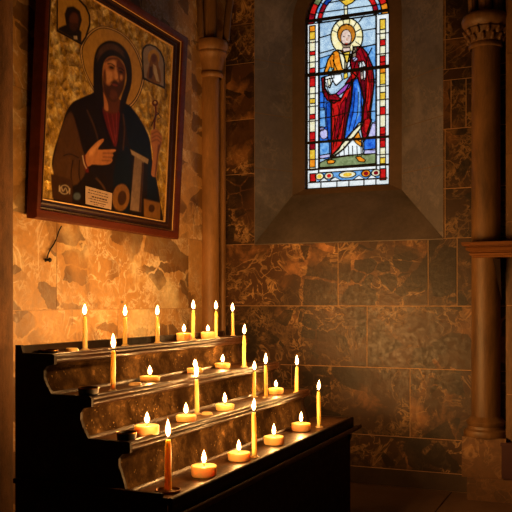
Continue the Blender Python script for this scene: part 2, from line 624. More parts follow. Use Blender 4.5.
vv = [bm.verts.new(p) for p in ((bxx - .03, 4.98, 1.404), (bxx - .03, 4.9, 1.404), (bxx + .012, 4.97, 1.17), (bxx + .012, 4.99, 1.17),
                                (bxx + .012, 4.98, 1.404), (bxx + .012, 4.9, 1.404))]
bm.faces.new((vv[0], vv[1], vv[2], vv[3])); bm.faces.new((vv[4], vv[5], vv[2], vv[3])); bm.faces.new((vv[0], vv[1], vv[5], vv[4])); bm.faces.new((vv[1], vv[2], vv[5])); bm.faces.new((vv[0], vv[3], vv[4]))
obj('gap_shadow_wedge', bm, M_black, ledge)

# ------------------------------------------------------------------ window
YG = 5.40                     # plane of the glass
YR = 5.355                    # inner edge of the splay
gx = lambda px: x_at(px, YG)
D348 = ray(348, 0)
def gz(y):                    # height on the glass from a row measured at column 348
    return z_at(348, y, YG)
def G(px, py):
    return (gx(px), z_at(px, py, YG))
GXL, GXR = gx(306.6), gx(390.2)
GCX, GR = (GXL + GXR) / 2, (GXR - GXL) / 2
GZ0, GZS = gz(187.5), gz(19)

def arch_outline(r_in, z_bot, n=20):
    """closed outline, starting bottom left, clockwise over the arch"""
    o = [(GCX - GR + r_in, z_bot)]
    for i in range(n + 1):
        a = PI - PI * i / n
        o.append((GCX + (GR - r_in) * math.cos(a), GZS + (GR - r_in) * math.sin(a)))
    o.append((GCX + GR - r_in, z_bot))
    return o

win = bpy.data.objects.new('window_1', None); COL.objects.link(win); win.location = (GCX, YW, OZ0); win['kind'] = 'structure'

# splay: outer rectangle to inner arch
inner = arch_outline(-0.088, GZ0 - 0.04)
n_in = len(inner)
outer = [(OX0, OZ0)]
for i in range(1, n_in - 1):
    t = (i - 1) / (n_in - 3)
    if t < 0.25:
        outer.append((OX0, 3.0 + (OZ1 - 3.0) * t / 0.25))
    elif t <= 0.75:
        outer.append((OX0 + (OX1 - OX0) * (t - 0.25) / 0.5, OZ1))
    else:
        outer.append((OX1, OZ1 - (OZ1 - 3.0) * (t - 0.75) / 0.25))
outer.append((OX1, OZ0))
bm = bmesh.new()
a = [bm.verts.new((x, YW, z)) for x, z in outer]
b = [bm.verts.new((x, YR, z)) for x, z in inner]
for i in range(1, n_in - 2):
    bm.faces.new((a[i], a[i + 1], b[i + 1], b[i]))
# the two jambs are coursed, with thin pale joints
def jamb(xo, xi, zi0, levels):
    lo_o, lo_i = OZ0, zi0
    for zo, zi, last in levels:
        g = 0.0 if last else 0.005
        for q0, q1, mi in (((lo_o, lo_i), (zo - g, zi - g), 0), ((zo - g, zi - g), (zo, zi), 1)):
            if last and mi:
                continue
            f = bm.faces.new([bm.verts.new(p) for p in ((xo, YW, q0[0]), (xi, YR, q0[1]), (xi, YR, q1[1]), (xo, YW, q1[0]))])
            f.material_index = mi
        lo_o, lo_i = zo, zi
jamb(OX0, inner[0][0], inner[0][1], [(2.06, 2.06, False), (2.43, 2.43, False), (2.79, 2.79, False), (3.0, inner[1][1], True)])
jamb(OX1, inner[-1][0], inner[-1][1], [(2.0, 2.0, False), (2.3, 2.3, False), (2.6, 2.6, False), (3.0, inner[-2][1], True)])
obj('splay', bm, [M_splay, M_joint], win, 40)
bm = bmesh.new()
P = [(outer[0][0], YW - 0.004, OZ0), (outer[-1][0], YW - 0.004, OZ0), (inner[-1][0], YR, inner[-1][1]), (inner[0][0], YR, inner[0][1])]
Q = [(x, y + .02, z - .03) for x, y, z in P]
vp = [bm.verts.new(p) for p in P]; vq = [bm.verts.new(p) for p in Q]
bm.faces.new(vp); bm.faces.new(vq[::-1])
for i in range(4):
    bm.faces.new((vp[i], vp[(i + 1) % 4], vq[(i + 1) % 4], vq[i]))
obj('sill', bm, M_sill, win)
# inner stone frame: reveal between splay and glass
bm = bmesh.new()
fr_o = arch_outline(-0.088, GZ0 - 0.04); fr_i = arch_outline(-0.002, GZ0)
for (A, B) in (((fr_o, YR), (fr_i, YR + .012)), ((fr_i, YR + .012), (fr_i, YG + .03))):
    va = [bm.verts.new((x, A[1], z)) for x, z in A[0]]; vb = [bm.verts.new((x, B[1], z)) for x, z in B[0]]
    for i in range(len(va)):
        j = (i + 1) % len(va)
        bm.faces.new((va[i], va[j], vb[j], vb[i]))
# outside masonry round the opening, closing the wall behind the splay
fo2 = [(OX0 - .25, OZ0 - .25)] + [(x + (x - GCX) * .5, z + .3) for x, z in outer[1:-1]] + [(OX1 + .25, OZ0 - .25)]
va = [bm.verts.new((x, YG + .03, z)) for x, z in fr_i]; vb = [bm.verts.new((x, YG + .03, z)) for x, z in fo2]
vc = [bm.verts.new((x, YW + .02, z)) for x, z in fo2]
for i in range(len(va)):
    j = (i + 1) % len(va)
    bm.faces.new((va[i], va[j], vb[j], vb[i])); bm.faces.new((vb[i], vb[j], vc[j], vc[i]))
obj('stone_frame', bm, M_reveal, win)


def glass(name, hexa, hexb, scale=40.0, kind='noise', bright=1.0):
    T = NT(name)
    v = T.coords()
    nz = T.noise(v, scale, 5, 0.6, 0.8).outputs['Fac']
    if kind == 'crackle':
        vo = T.n('TexVoronoi', feature='DISTANCE_TO_EDGE'); vo.inputs['Scale'].default_value = 130
        T.l(T.warp(v, 30, 0.06), vo.inputs['Vector'])
        nz = T.math('MULTIPLY', T.ramp(vo.outputs['Distance'], [(0.0, (0.35, 0.35, 0.35)), (0.18, (1, 1, 1))]), T.ramp(T.noise(v, 12, 4).outputs['Fac'], [(0.3, (0.4, 0.4, 0.4)), (0.62, (1, 1, 1))]))
        col = T.ramp(nz, [(0.15, lin(hexa)), (0.8, lin(hexb))])
    else:
        col = T.ramp(nz, [(0.32, lin(hexa)), (0.66, lin(hexb))])
    tr = T.n('BsdfTransparent'); T.l(col, tr.inputs[0])
    tl = T.n('BsdfTranslucent'); T.l(col, tl.inputs[0])
    gl = T.n('BsdfGlossy'); gl.inputs['Roughness'].default_value = 0.15
    mx = T.n('MixShader'); mx.inputs[0].default_value = 0.7
    T.l(tr.outputs[0], mx.inputs[1]); T.l(tl.outputs[0], mx.inputs[2])
    m2 = T.n('MixShader'); m2.inputs[0].default_value = 0.015
    T.l(mx.outputs[0], m2.inputs[1]); T.l(gl.outputs[0], m2.inputs[2])
    T.l(m2.outputs[0], T.out.inputs[0])
    return T.m


GM = {}
for nm, a_, b_, s_, k_ in (
        ('white', 'dfe6e4', 'ffffff', 30, 'noise'), ('sky', '4f80b0', 'cfe4ee', 30, 'crackle'), ('azure', '2f78c4', '8cc0ec', 30, 'noise'),
        ('blue', '0c3fb0', '3f86ea', 45, 'noise'), ('deep', '0a2a80', '1f5cc8', 45, 'noise'), ('red', 'a00a10', 'e2231c', 45, 'noise'),
        ('crimson', '5e0614', 'a80f1c', 40, 'noise'), ('wine', '3c0712', '780c1c', 40, 'noise'), ('gold', 'd89a1c', 'f8d84c', 40, 'noise'), ('cream', 'e6d9a0', 'fbf6da', 60, 'noise'),
        ('halo', 'f0dc8c', 'fff6d0', 40, 'noise'), ('orange', 'd86a08', 'ffa62c', 40, 'noise'), ('hair', '9c5410', 'd88a28', 50, 'noise'),
        ('skin', 'c8a090', 'ecd6c6', 60, 'noise'), ('beard', '6e5844', 'a08a70', 60, 'noise'), ('violet', '7a2a90', 'b860c0', 40, 'noise'),
        ('lilac', '9a92d0', 'd8d4f2', 50, 'noise'), ('green', '5c6a40', '93a070', 30, 'noise'), ('teal', '4a8a90', 'a8d0cc', 40, 'noise'),
        ('ink', '1a1010', '2c1c1a', 40, 'noise')):
    GM[nm] = glass('glass_' + nm, a_, b_, s_, k_)


def planar_art(polys, to3d, mats_by_key):
    """flat picture: later outlines lie over earlier ones, no two faces overlap"""
    verts, faces, keys = [], [], []
    for key, pts in polys:
        i0 = len(verts)
        area = sum(p[0] * q[1] - q[0] * p[1] for p, q in zip(pts, pts[1:] + pts[:1]))
        if area < 0:
            pts = pts[::-1]
        verts += [Vector(p) for p in pts]
        faces.append(list(range(i0, len(verts)))); keys.append(key)
    V, E, Fc, ov, oe, of = delaunay_2d_cdt(verts, [], faces, 1, 1e-6)
    names = sorted(set(keys))
    bm = bmesh.new()
    vs_ = [bm.verts.new(to3d(v.x, v.y)) for v in V]
    for f, o in zip(Fc, of):
        if not o:
            continue
        try:
            q = bm.faces.new([vs_[i] for i in f])
        except ValueError:
            continue
        q.material_index = names.index(keys[max(o)])
    return bm, [mats_by_key[n] for n in names]


# glass picture, outlines given as picture columns and rows on the window
A2 = []           # (key, [(x,z)...])
def g_poly(key, pts, smooth=False, lead=1.0):
    P = [G(*p) for p in pts]
    if smooth:
        P = smooth_closed(P, 4)
    A2.append((key, P))
    if lead:
        LEADS.append((P + P[:1], lead))
LEADS = []
def g_lead(pts, w=1.0, smooth=False):
    P = [G(*p) for p in pts]
    if smooth:
        P = smooth_open(P, 4)
    LEADS.append((P, w))
PXM = (gx(349) - gx(348))        # one picture column on the glass, in metres

A2.append(('white', arch_outline(0.0, GZ0)))
def strip(key, xa, xb, za, zb, lead=1.0):
    P = [(gx(xa), za), (gx(xb), za), (gx(xb), zb), (gx(xa), zb)]
    A2.append((key, P))
    if lead:
        LEADS.append((P + P[:1], lead))
zt = GZS
# scene ground and the two side borders
strip('sky', 319.5, 376, gz(166), zt, 1.2)
random.seed(3)
seqL = [(24, 'orange'), (30, 'gold'), (38, 'cream'), (50, 'red'), (54, 'cream'), (67, 'red'), (72, 'red'), (77, 'red'), (86, 'cream'), (98, 'gold'), (103, 'cream'), (114, 'red'), (119, 'cream'), (132, 'red'), (140, 'red'), (144, 'crimson'), (150, 'gold'), (160, 'orange'), (168, 'cream')]
ys = [q[0] for q in seqL] + [171]
for (y0, kcol), y1 in zip(seqL, ys[1:]):
    strip(kcol, 309.6, 315.4, gz(y1 - 3), gz(y0 - 3), 0.75)
seqR = [(24, 'gold'), (34, 'cream'), (44, 'red'), (50, 'cream'), (60, 'red'), (66, 'red'), (72, 'orange'), (77, 'gold'), (88, 'cream'), (96, 'gold'), (103, 'cream'), (110, 'red'), (118, 'cream'), (130, 'red'), (137, 'crimson'), (143, 'red'), (150, 'cream'), (160, 'gold'), (166, 'orange')]
ys = [q[0] for q in seqR] + [171]
for (y0, kcol), y1 in zip(seqR, ys[1:]):
    strip(kcol, 380.0, 385.6, gz(y1), gz(y0), 0.75)
for xx in (318.8, 376.4):
    LEADS.append(([(gx(xx), gz(171)), (gx(xx), zt)], 1.3))
for yy in (38, 58, 90, 103, 118, 157):
    for xa, xb in ((306, 319), (376, 389)):
        LEADS.append(([(gx(xa), gz(yy)), (gx(xb), gz(yy))], 0.8))
# arch head: bands that follow the arch
def band(key, r0, r1, a0, a1, lead=0.8):
    n = max(2, int(abs(a1 - a0) / 8))
    P = [(GCX + r0 * PXM * math.cos(math.radians(a0 + (a1 - a0) * i / n)), GZS + r0 * PXM * math.sin(math.radians(a0 + (a1 - a0) * i / n))) for i in range(n + 1)]
    P += [(GCX + r1 * PXM * math.cos(math.radians(a1 + (a0 - a1) * i / n)), GZS + r1 * PXM * math.sin(math.radians(a1 + (a0 - a1) * i / n))) for i in range(n + 1)]
    A2.append((key, P))
    LEADS.append((P + P[:1], lead))
P = [(GCX + 33 * PXM * math.cos(PI * i / 24), GZS + 33 * PXM * math.sin(PI * i / 24)) for i in range(25)]
A2.append(('sky', P))
cols = ['crimson', 'red', 'green', 'gold', 'orange', 'crimson', 'gold', 'red', 'cream', 'gold', 'red', 'orange']
for i in range(12):
    band(cols[i % 12], 34, 40, 180 - 15 * i, 165 - 15 * i)
for i in range(10):
    band(['sky', 'azure'][i % 2], 30.5, 33.5, 180 - 18 * i, 162 - 18 * i, 0.7)
for i in range(10):
    band(['red', 'crimson', 'deep', 'red'][i % 4], 26, 30.5, 178 - 17.6 * i, 160.4 - 17.6 * i)
# pendant finial above the head
g_poly('gold', [(339, 0), (346, 6), (352, 3), (357, -1), (350, -8), (343, -8)], False, 0.8)
g_poly('cream', [(344, 6), (347.6, 6), (347.6, 16), (344.6, 16.5)], False, 0.7)
for a_, b_ in (((319, 13), (376, 5)), ((328, 3), (345, 0)), ((354, 0), (368, -2))):
    g_lead([a_, b_], 0.8)
# sky and water behind the figure
g_poly('azure', [(319.5, 58.5), (334, 54), (334, 78), (324, 80), (324, 110), (319.5, 110)], False, 0.7)
g_poly('azure', [(361, 48), (376, 44), (376, 82), (369, 82), (366, 60)], False, 0.7)
g_poly('blue', [(319.5, 92), (327, 92), (331, 105), (331, 160), (319.5, 158)], False, 0.7)
g_poly('azure', [(319.5, 108), (325, 108), (326, 127), (319.5, 128)], False, 0.6)
g_poly('deep', [(326, 104), (332, 100), (332, 140), (328, 140)], False, 0.6)
g_poly('lilac', ell(324, 134, 4.2, 5.2, 14), False, 0.6)
g_poly('lilac', ell(322, 128.6, 2.3, 2.2, 10), False, 0.5)
g_poly('azure', [(319.5, 143), (329.5, 142), (329.5, 154), (319.5, 155.5)], False, 0.6)
g_poly('lilac', [(319.5, 155.5), (330, 153.5), (330, 157), (319.5, 159)], False, 0.6)
g_poly('azure', [(371, 80), (376, 79), (376, 124), (371, 122)], False, 0.7)
g_poly('lilac', [(372, 124), (376, 121), (376, 136), (368, 137)], False, 0.6)
g_poly('blue', [(364, 139), (376, 137), (376, 150), (364, 150)], False, 0.7)
g_poly('lilac', [(364.5, 150), (376, 148.5), (376, 153.5), (364, 155)], False, 0.6)
for a_, b_ in (((319.5, 38), (331, 34.5)), ((319.5, 53.5), (334, 49.5)), ((319.5, 69), (327, 67)), ((363, 30.5), (376, 28.5)), ((362, 47), (376, 44.5)),
               ((319.5, 103), (327, 102)), ((319.5, 118.5), (331, 117)), ((367, 112), (376, 111)), ((359, 22), (364, 16)), ((367, 58), (372, 48))):
    g_lead([a_, b_], 0.8)
# ground under the feet
g_poly('green', [(319.5, 163), (331, 157.5), (350, 155), (376, 153.5), (376, 163.5), (319.5, 168)], False, 0.8)
# halo
g_poly('halo', ell(347, 36.5, 16, 18.5, 30), False, 1.1)
for k_ in range(9):
    a_ = math.radians(200 + 27 * k_)
    g_lead([(347 + 10 * math.cos(a_), 36.5 + 11 * math.sin(a_)), (347 + 16 * math.cos(a_), 36.5 + 18.5 * math.sin(a_))], 0.6)
# cloak, robe and mantle
g_poly('crimson', [(354, 47), (361.5, 46.5), (367, 53), (372.5, 66), (374.3, 82), (372.3, 100), (370, 117), (371.6, 120), (367.5, 136), (363.5, 142), (361, 128), (364, 100), (358, 78), (352, 72), (350, 60)], False, 1.3)
g_poly('red', [(367, 58), (371, 70), (371, 100), (368, 118), (366, 100), (367, 76)], False, 0.5)
g_poly('wine', [(361, 80), (365, 78), (365.5, 98), (363, 120), (361.5, 100)], False, 0.5)
g_poly('red', [(364.5, 120), (369.5, 118), (370.8, 121), (366.5, 134), (364, 131)], False, 0.5)
g_poly('orange', [(338, 50), (333.4, 52), (328, 60), (324, 73), (330, 75), (336, 72), (345, 70.5), (345, 58), (343, 51)], False, 1.1)
g_poly('cream', [(338.5, 50), (342, 52.5), (347, 64), (346, 70.5), (342.5, 68.5)], False, 0.8)
g_poly('gold', [(342.5, 52.5), (350, 51), (350, 60), (347, 64)], False, 0.8)
g_poly('white', [(350.5, 51), (353, 51.5), (350, 66), (347, 69.5), (347.5, 64)], False, 0.8)
g_poly('beard', [(353, 47), (357, 47), (356, 58), (352.5, 62)], False, 0.6)
g_lead([(333, 60), (337, 70)], 0.8)
g_poly('teal', [(328, 71), (330, 67), (334, 68.5), (331, 72.5)], False, 0.5)
# blue under-robe
g_poly('blue', [(352, 80), (358, 78.5), (361.5, 88), (364, 101), (363, 122), (352, 132), (344, 141), (346, 126), (351, 103)], False, 1.1)
g_poly('deep', [(353.5, 84), (355.5, 88), (354, 112), (348.5, 132), (350, 110)], False, 0.0)
g_poly('azure', [(357.5, 84), (359.6, 90), (360, 112), (356, 122), (358, 104)], False, 0.0)
# red front mantle
g_poly('red', [(331, 100), (340, 101), (352, 79.5), (353, 84), (351, 103), (346.5, 125), (344.5, 139), (339, 149), (331.5, 156.5), (331.2, 130)], False, 1.2)
g_poly('crimson', [(341, 104), (346, 97), (345, 112), (338, 134), (333, 146), (336, 126)], False, 0.4)
g_poly('wine', [(346.5, 100), (350, 90), (350, 103), (346, 124), (343, 138), (341, 142), (344, 122)], False, 0.4)
g_poly('crimson', [(321.6, 78), (325, 76.5), (325, 88), (330, 95), (336, 94), (341, 99), (334, 103.5), (327, 100), (322.6, 92)], False, 1.1)
g_poly('crimson', [(345, 84), (352, 74), (356, 62), (360, 61), (358, 74), (353.5, 82), (351, 82)], False, 0.8)
g_poly('red', [(350.5, 73), (356, 71), (357, 76), (352.5, 80)], False, 0.5)
g_poly('violet', [(335.8, 94), (346, 84.5), (352, 81.5), (349.5, 88), (339, 95.5)], False, 0.9)
for q in ([(333, 108), (335, 126), (333, 150)], [(338, 105), (340, 122), (336, 146)], [(336, 118), (332, 138)], [(343, 110), (341, 128), (337, 142)],
          [(355, 92), (353, 112), (349, 131)], [(358.5, 92), (357.5, 114), (353, 130)], [(361.4, 100), (361, 116)], [(326, 82), (329, 92), (336, 98)], [(324, 88), (330, 97)],
          [(368.5, 62), (369.5, 84), (367.5, 104)], [(361, 60), (366, 72)], [(357, 52), (361, 58), (362, 76)], [(330, 60), (332, 70)], [(340, 60), (342, 68)]):
    g_lead(q, 0.45, True)
# open book and hand
g_poly('white', [(324, 77), (331, 75.2), (341, 74), (342.5, 80), (336.5, 85.5), (332.5, 81), (330, 88), (325.4, 86)], False, 0.9)
g_lead([(331, 76), (335.5, 85.5)], 0.9)
g_poly('cream', [(327.5, 80), (330, 78), (331, 84), (328.5, 87)], False, 0.5)
g_poly('gold', [(344, 74), (347.5, 72.5), (348, 77.5), (344, 79.5)], False, 0.6)
g_poly('lilac', [(352.5, 58), (356, 56.5), (358, 59.5), (354, 62)], False, 0.5)
g_poly('white', [(358, 63), (364, 61), (366, 66.4), (359.2, 68)], False, 0.8)
g_poly('skin', [(360.5, 72), (363, 71), (363.5, 79), (361, 80.5)], False, 0.6)
g_poly('white', [(363.6, 71), (366, 70), (365.6, 79), (363.8, 81)], False, 0.5)
# gold hem, skirt and feet
g_poly('white', [(331, 158), (344, 148.5), (353, 137.5), (362.5, 143), (363, 154), (350, 155.5), (331, 158.6)], False, 0.9)
for xx in (339, 344, 348.5, 352.5, 357, 361):
    g_lead([(xx, 152 if xx < 342 else 146), (xx + .4, 156.5)], 0.55)
g_poly('orange', [(352.5, 139), (358.5, 131), (361.5, 140), (361.5, 147), (357, 144)], False, 0.8)
g_poly('cream', [(363.5, 121.5), (359, 123), (350, 135.5), (340, 146.5), (331, 156.5), (333, 158), (344, 149), (353.5, 138.5), (362.5, 126)], False, 0.9)
g_poly('orange', [(327, 161), (331, 159.5), (335.5, 160.8), (334, 163.5), (328, 164)], False, 0.8)
g_poly('orange', [(355.5, 157), (360, 156.2), (365.6, 160), (364.5, 162), (359, 161.6)], False, 0.8)
g_lead([(331, 117), (350, 112)], 0.7)
g_lead([(333, 142), (345, 140)], 0.7)
g_lead([(352, 112.5), (364, 112)], 0.6)
# head
g_poly('hair', ell(346.6, 34.5, 9, 10.4, 20), False, 0.9)
g_poly('skin', ell(346.2, 37.6, 5.3, 8, 18), False, 0.4)
g_poly('beard', smooth_closed([(341, 41), (343.5, 43.5), (346.3, 42.6), (349, 43), (351.4, 40.5), (351, 46), (346.5, 50), (342.5, 47.5)], 3), False, 0.0)
g_poly('skin', [(343, 48), (350, 47.5), (350.6, 51), (345, 53), (342, 51)], False, 0.5)
for key, cx, cy, rx, ry in (('ink', 343.8, 36.6, 1.1, 0.5), ('ink', 348.8, 35.8, 1.1, 0.5), ('red', 346.4, 43.9, 1.4, 0.55), ('hair', 346.9, 39.4, 0.5, 1.6)):
    g_poly(key, ell(cx, cy, rx, ry, 8), False, 0.0)
# lower border
A2.append(('white', [(gx(308), gz(170.5)), (gx(388), gz(170.5)), (gx(388), gz(166.5)), (gx(308), gz(166.5))]))
LEADS.append(([(gx(319), gz(171)), (gx(376), gz(171))], 1.0))
LEADS.append(([(gx(319), gz(166.2)), (gx(376), gz(166.2))], 1.1))
strip('red', 310, 316, gz(179.5), gz(171.5), 0.9)
strip('red', 380, 386, gz(182), gz(171), 0.9)
A2.append(('azure', [(gx(317), gz(180)), (gx(379), gz(180)), (gx(379), gz(171.4)), (gx(317), gz(171.4))]))
for cx, key, k2 in ((319.5, 'halo', 'gold'), (329, 'cream', 'red'), (347.5, 'cream', 'gold'), (366, 'orange', 'crimson'), (376, 'cream', 'crimson')):
    rr = 8.5 if cx == 347.5 else 4.4
    P = [(gx(cx) + rr * PXM * math.cos(t), gz(174.6) + 3.2 * PXM * math.sin(t)) for t in [2 * PI * i / 14 for i in range(14)]]
    A2.append((key, P)); LEADS.append((P + P[:1], 0.8))
    P = [(gx(cx) + rr * .55 * PXM * math.cos(t), gz(174.6) + 2.0 * PXM * math.sin(t)) for t in [2 * PI * i / 10 for i in range(10)]]
    A2.append((k2, P))
for cx, w_ in ((324, 5), (335, 6), (359, 6), (372, 5)):
    P = [(gx(cx - w_), gz(180)), (gx(cx + w_), gz(180)), (gx(cx), gz(176.2))]
    A2.append(('white', P)); LEADS.append((P + P[:1], 0.6))
LEADS.append(([(gx(309), gz(180.4)), (gx(387), gz(180.4))], 1.2))
for xx in (321, 337, 349, 364, 376):
    LEADS.append(([(gx(xx), gz(187)), (gx(xx), gz(180.4))], 0.9))
LEADS.append((arch_outline(0.004, GZ0 + .004) + arch_outline(0.004, GZ0 + .004)[:1], 1.6))

bm, mts = planar_art(A2, lambda x, z: (x, YG, z), GM)
obj('stained_glass', bm, mts, win)
bm = bmesh.new()
def came(bm, P, w, y0, y1):
    for (xa, za), (xb, zb) in zip(P, P[1:]):
        d = Vector((xb - xa, zb - za))
        if d.length < 1e-5:
            continue
        d.normalize(); n_ = Vector((-d.y, d.x)) * w / 2; e = d * w * 0.35
        q = [(xa - e.x + n_.x, za - e.y + n_.y), (xb + e.x + n_.x, zb + e.y + n_.y), (xb + e.x - n_.x, zb + e.y - n_.y), (xa - e.x - n_.x, za - e.y - n_.y)]
        A = [bm.verts.new((x, y0, z)) for x, z in q]; B = [bm.verts.new((x, y1, z)) for x, z in q]
        bm.faces.new(A); bm.faces.new(B[::-1])
        for i in range(4):
            bm.faces.new((A[i], A[(i + 1) % 4], B[(i + 1) % 4], B[i]))
for i, (P, w) in enumerate(LEADS):
    came(bm, P, w * PXM * 0.95, YG - 0.006 - (i % 7) * 0.00012, YG + 0.004)
obj('leading', bm, M_lead, win)
for yy, h_ in ((16.5, 2.7), (71.5, 3.0), (140.2, 2.2), (167.5, 1.6)):
    bm = bmesh.new()
    box(bm, (GXL - .015, YG - .022, gz(yy) - h_ * PXM / 2), (GXR + .015, YG - .008, gz(yy) + h_ * PXM / 2))
    obj('saddle_bar', bm, M_lead, win)

# ------------------------------------------------------------------ columns
def ribs(parent, base, spec, r):
    for (dx, dy, lean_x, lean_y, rr) in spec:
        bm = bmesh.new()
        pts = []
        for i in range(15):
            t = i / 14
            hgt = 2.1 * math.sin(t * 1.2)
            out = 1.5 * (1 - math.cos(t * 1.2))
            pts.append((base[0] + dx + lean_x * (0.16 * hgt * 0.5 + out), base[1] + dy + lean_y * (0.16 * hgt * .5 + out), base[2] + hgt))
        pts = [p for p in pts if p[2] < CEIL + 0.05]
        tube(bm, pts, rr, 10)
        tube(bm, [(x, y - rr * .9, z) for x, y, z in pts], rr * .28, 6)
        obj('vault_rib', bm, M_column, parent, 50)


CL = (-2.352, 4.80)
col = thing('stone_column', 'slender stone column with ringed capital between framed icon and window', 'column', (CL[0], CL[1], 0))
bm = bmesh.new()
lathe(bm, [(0.062, 0.3), (0.062, 2.60)], (CL[0], CL[1], 0), 28)
obj('shaft', bm, M_column_pale, col, 40)
bm = bmesh.new()
c2 = (x_at(222.5, 4.97), 4.97)
lathe(bm, [(0.019, 0.3), (0.019, 2.66)], (c2[0], c2[1], 0), 14)
obj('colonnette', bm, M_column_pale, col, 40)
bm = bmesh.new()
cpt = [(0.066, 2.596), (0.076, 2.604), (0.080, 2.617), (0.076, 2.63), (0.068, 2.637), (0.074, 2.66), (0.084, 2.70), (0.093, 2.735), (0.100, 2.742), (0.103, 2.755), (0.098, 2.765), (0.104, 2.775), (0.110, 2.795), (0.110, 2.815), (0.104, 2.832), (0.09, 2.838), (0.0, 2.838)]
lathe(bm, cpt, (CL[0] + .012, CL[1], 0), 32, False)
obj('capital', bm, M_column_pale, col, 40)
bm = bmesh.new()
lathe(bm, [(0.12, 0), (0.12, 0.16), (0.11, 0.17), (0.105, 0.2), (0.085, 0.22), (0.08, 0.25), (0.088, 0.27), (0.064, 0.3)], (CL[0], CL[1], 0), 28)
obj('base', bm, M_column_pale, col, 40)
ribs(col, (CL[0] + .012, CL[1], 2.838), [(0.005, -0.03, 0.05, 0.05, 0.045), (-0.03, -0.095, 0.0, -0.8, 0.024), (0.088, 0.03, 0.85, 0.1, 0.024)], 0.04)

CR = (x_at(486, 5.04), 5.04)
col = thing('stone_column', 'thick stone column with carved leaf capital right of window behind moulded ledge', 'column', (CR[0], CR[1], 0.13))
bm = bmesh.new()
lathe(bm, [(0.084, 0.48), (0.083, 2.66)], (CR[0], CR[1], 0), 32)
obj('shaft', bm, M_column, col, 40)
bm = bmesh.new()
cpt = [(0.088, 2.652), (0.097, 2.658), (0.099, 2.668), (0.094, 2.68), (0.09, 2.685), (0.094, 2.70), (0.104, 2.73), (0.116, 2.762), (0.112, 2.772), (0.124, 2.782), (0.136, 2.80), (0.139, 2.822), (0.132, 2.842), (0.12, 2.852), (0.0, 2.855)]
lathe(bm, cpt, (CR[0] - .004, CR[1], 0), 36, False)
obj('capital', bm, M_column, col, 40)
for ring, (zc, rr, cnt) in enumerate(((2.715, 0.104, 12), (2.752, 0.117, 12))):
    for i in range(cnt):
        a_ = 2 * PI * (i + 0.5 * ring) / cnt
        if math.sin(a_) > 0.35:
            continue
        bm = bmesh.new()
        pts = []
        for t in range(6):
            tt = t / 5
            r_ = rr - 0.006 + 0.02 * tt * tt
            pts.append((CR[0] - .004 + r_ * math.cos(a_), CR[1] + r_ * math.sin(a_), zc - 0.028 + 0.045 * tt - 0.012 * tt ** 4))
        tube(bm, pts, [0.009, 0.013, 0.014, 0.012, 0.010, 0.006], 8)
        obj('carved_leaf', bm, M_column, bpy.data.objects[[o.name for o in col.children if o.name.startswith('capital')][0]], 60)
bm = bmesh.new()
lathe(bm, [(0.125, 0.365), (0.13, 0.38), (0.125, 0.40), (0.108, 0.41), (0.104, 0.425), (0.112, 0.437), (0.114, 0.452), (0.1, 0.465), (0.086, 0.482)], (CR[0], CR[1], 0), 36)
obj('base', bm, M_column, col, 40)
bm = bmesh.new()
box(bm, (CR[0] - .125, CR[1] - .10, 0.13), (CR[0] + .125, YW + 0.01, 0.366)); bevel(bm, 0.006)
obj('plinth_block', bm, M_plinth, col)
ribs(col, (CR[0], CR[1], 2.855), [(0.0, -0.03, 0.05, -0.2, 0.04), (-0.075, -0.01, -0.45, -0.1, 0.024), (0.07, -0.02, 0.4, -0.1, 0.03)], 0.04)

pil = thing('stone_pillar', 'rough half round stone pillar at left edge beside framed icon', 'pillar', (XW + .02, 2.74, 0))
bm = bmesh.new()
lathe(bm, [(0.12, 0.25), (0.118, CEIL - .02)], (XW + .0, 2.72, 0), 36)
obj('shaft', bm, M_pillar, pil, 40)
bm = bmesh.new()
lathe(bm, [(0.2, 0.0), (0.2, 0.12), (0.19, 0.14), (0.17, 0.16), (0.172, 0.2), (0.128, 0.25)], (XW + .02, 2.74, 0), 36)
obj('base', bm, M_pillar, pil, 40)

# dark maroon box at the right
bx0, bx1 = x_at(501.5, 4.935), x_at(501.5, 4.935) + .34
mb = thing('storage_box', 'dark maroon box on low stone footing at right edge beside column base', 'box', ((bx0 + bx1) / 2, 4.955, 0.13))
M_maroon = plain('maroon_lacquer', '3a1216', 0.5)
bm = bmesh.new(); box(bm, (bx0, 4.935, 0.138), (bx1, 4.98, 0.325)); bevel(bm, .004); obj('body', bm, M_maroon, mb)
bm = bmesh.new(); box(bm, (bx0 - .006, 4.931, 0.325), (bx1 + .006, 4.982, 0.345)); bevel(bm, .004); obj('lid', bm, M_maroon, mb)
bm = bmesh.new()
box(bm, (bx0 + .01, 4.94, 0.13), (bx1 - .01, 4.975, 0.138))
obj('plinth', bm, M_maroon, mb)

# ------------------------------------------------------------------ framed icon
LEAN = math.radians(3.0)
PX0, PZ0 = XW + 0.05, 1.50
tvec = Vector((math.sin(LEAN), 0, math.cos(LEAN)))
nvec = Vector((math.cos(LEAN), 0, -math.sin(LEAN)))
PO = Vector((PX0, 0, PZ0))
CAMP = Vector((0, 0, H))
def on_pic(px, py):
    r = ray(px, py)
    t = (PO - CAMP).dot(nvec) / r.dot(nvec)
    p = CAMP + r * t - PO
    return p.y, p.dot(tvec)
def pic3(Yy, t, off=0.0):
    return tuple(PO + Vector((0, Yy, 0)) + tvec * t + nvec * off)
y0, t0 = on_pic(27, 216.5); y1, t1 = on_pic(181, 240.5); y2, t2 = on_pic(184, 37)
FY0, FY1 = y0 + .035, (y1 + y2) / 2 - .022
FT0, FT1 = (t0 + t1) / 2, t2
i0, j0 = on_pic(42.5, 197.5); i1, j1 = on_pic(166, 222); i2, j2 = on_pic(170, 45.5)
IY0, IY1, IT0, IT1 = i0, (i1 + i2) / 2, (j0 + j1) / 2, j2
icon = thing('framed_icon', 'large framed icon of a bearded hooded saint in dark robe on gold', 'painting', (XW + .01, (FY0 + FY1) / 2, PZ0 + FT0))


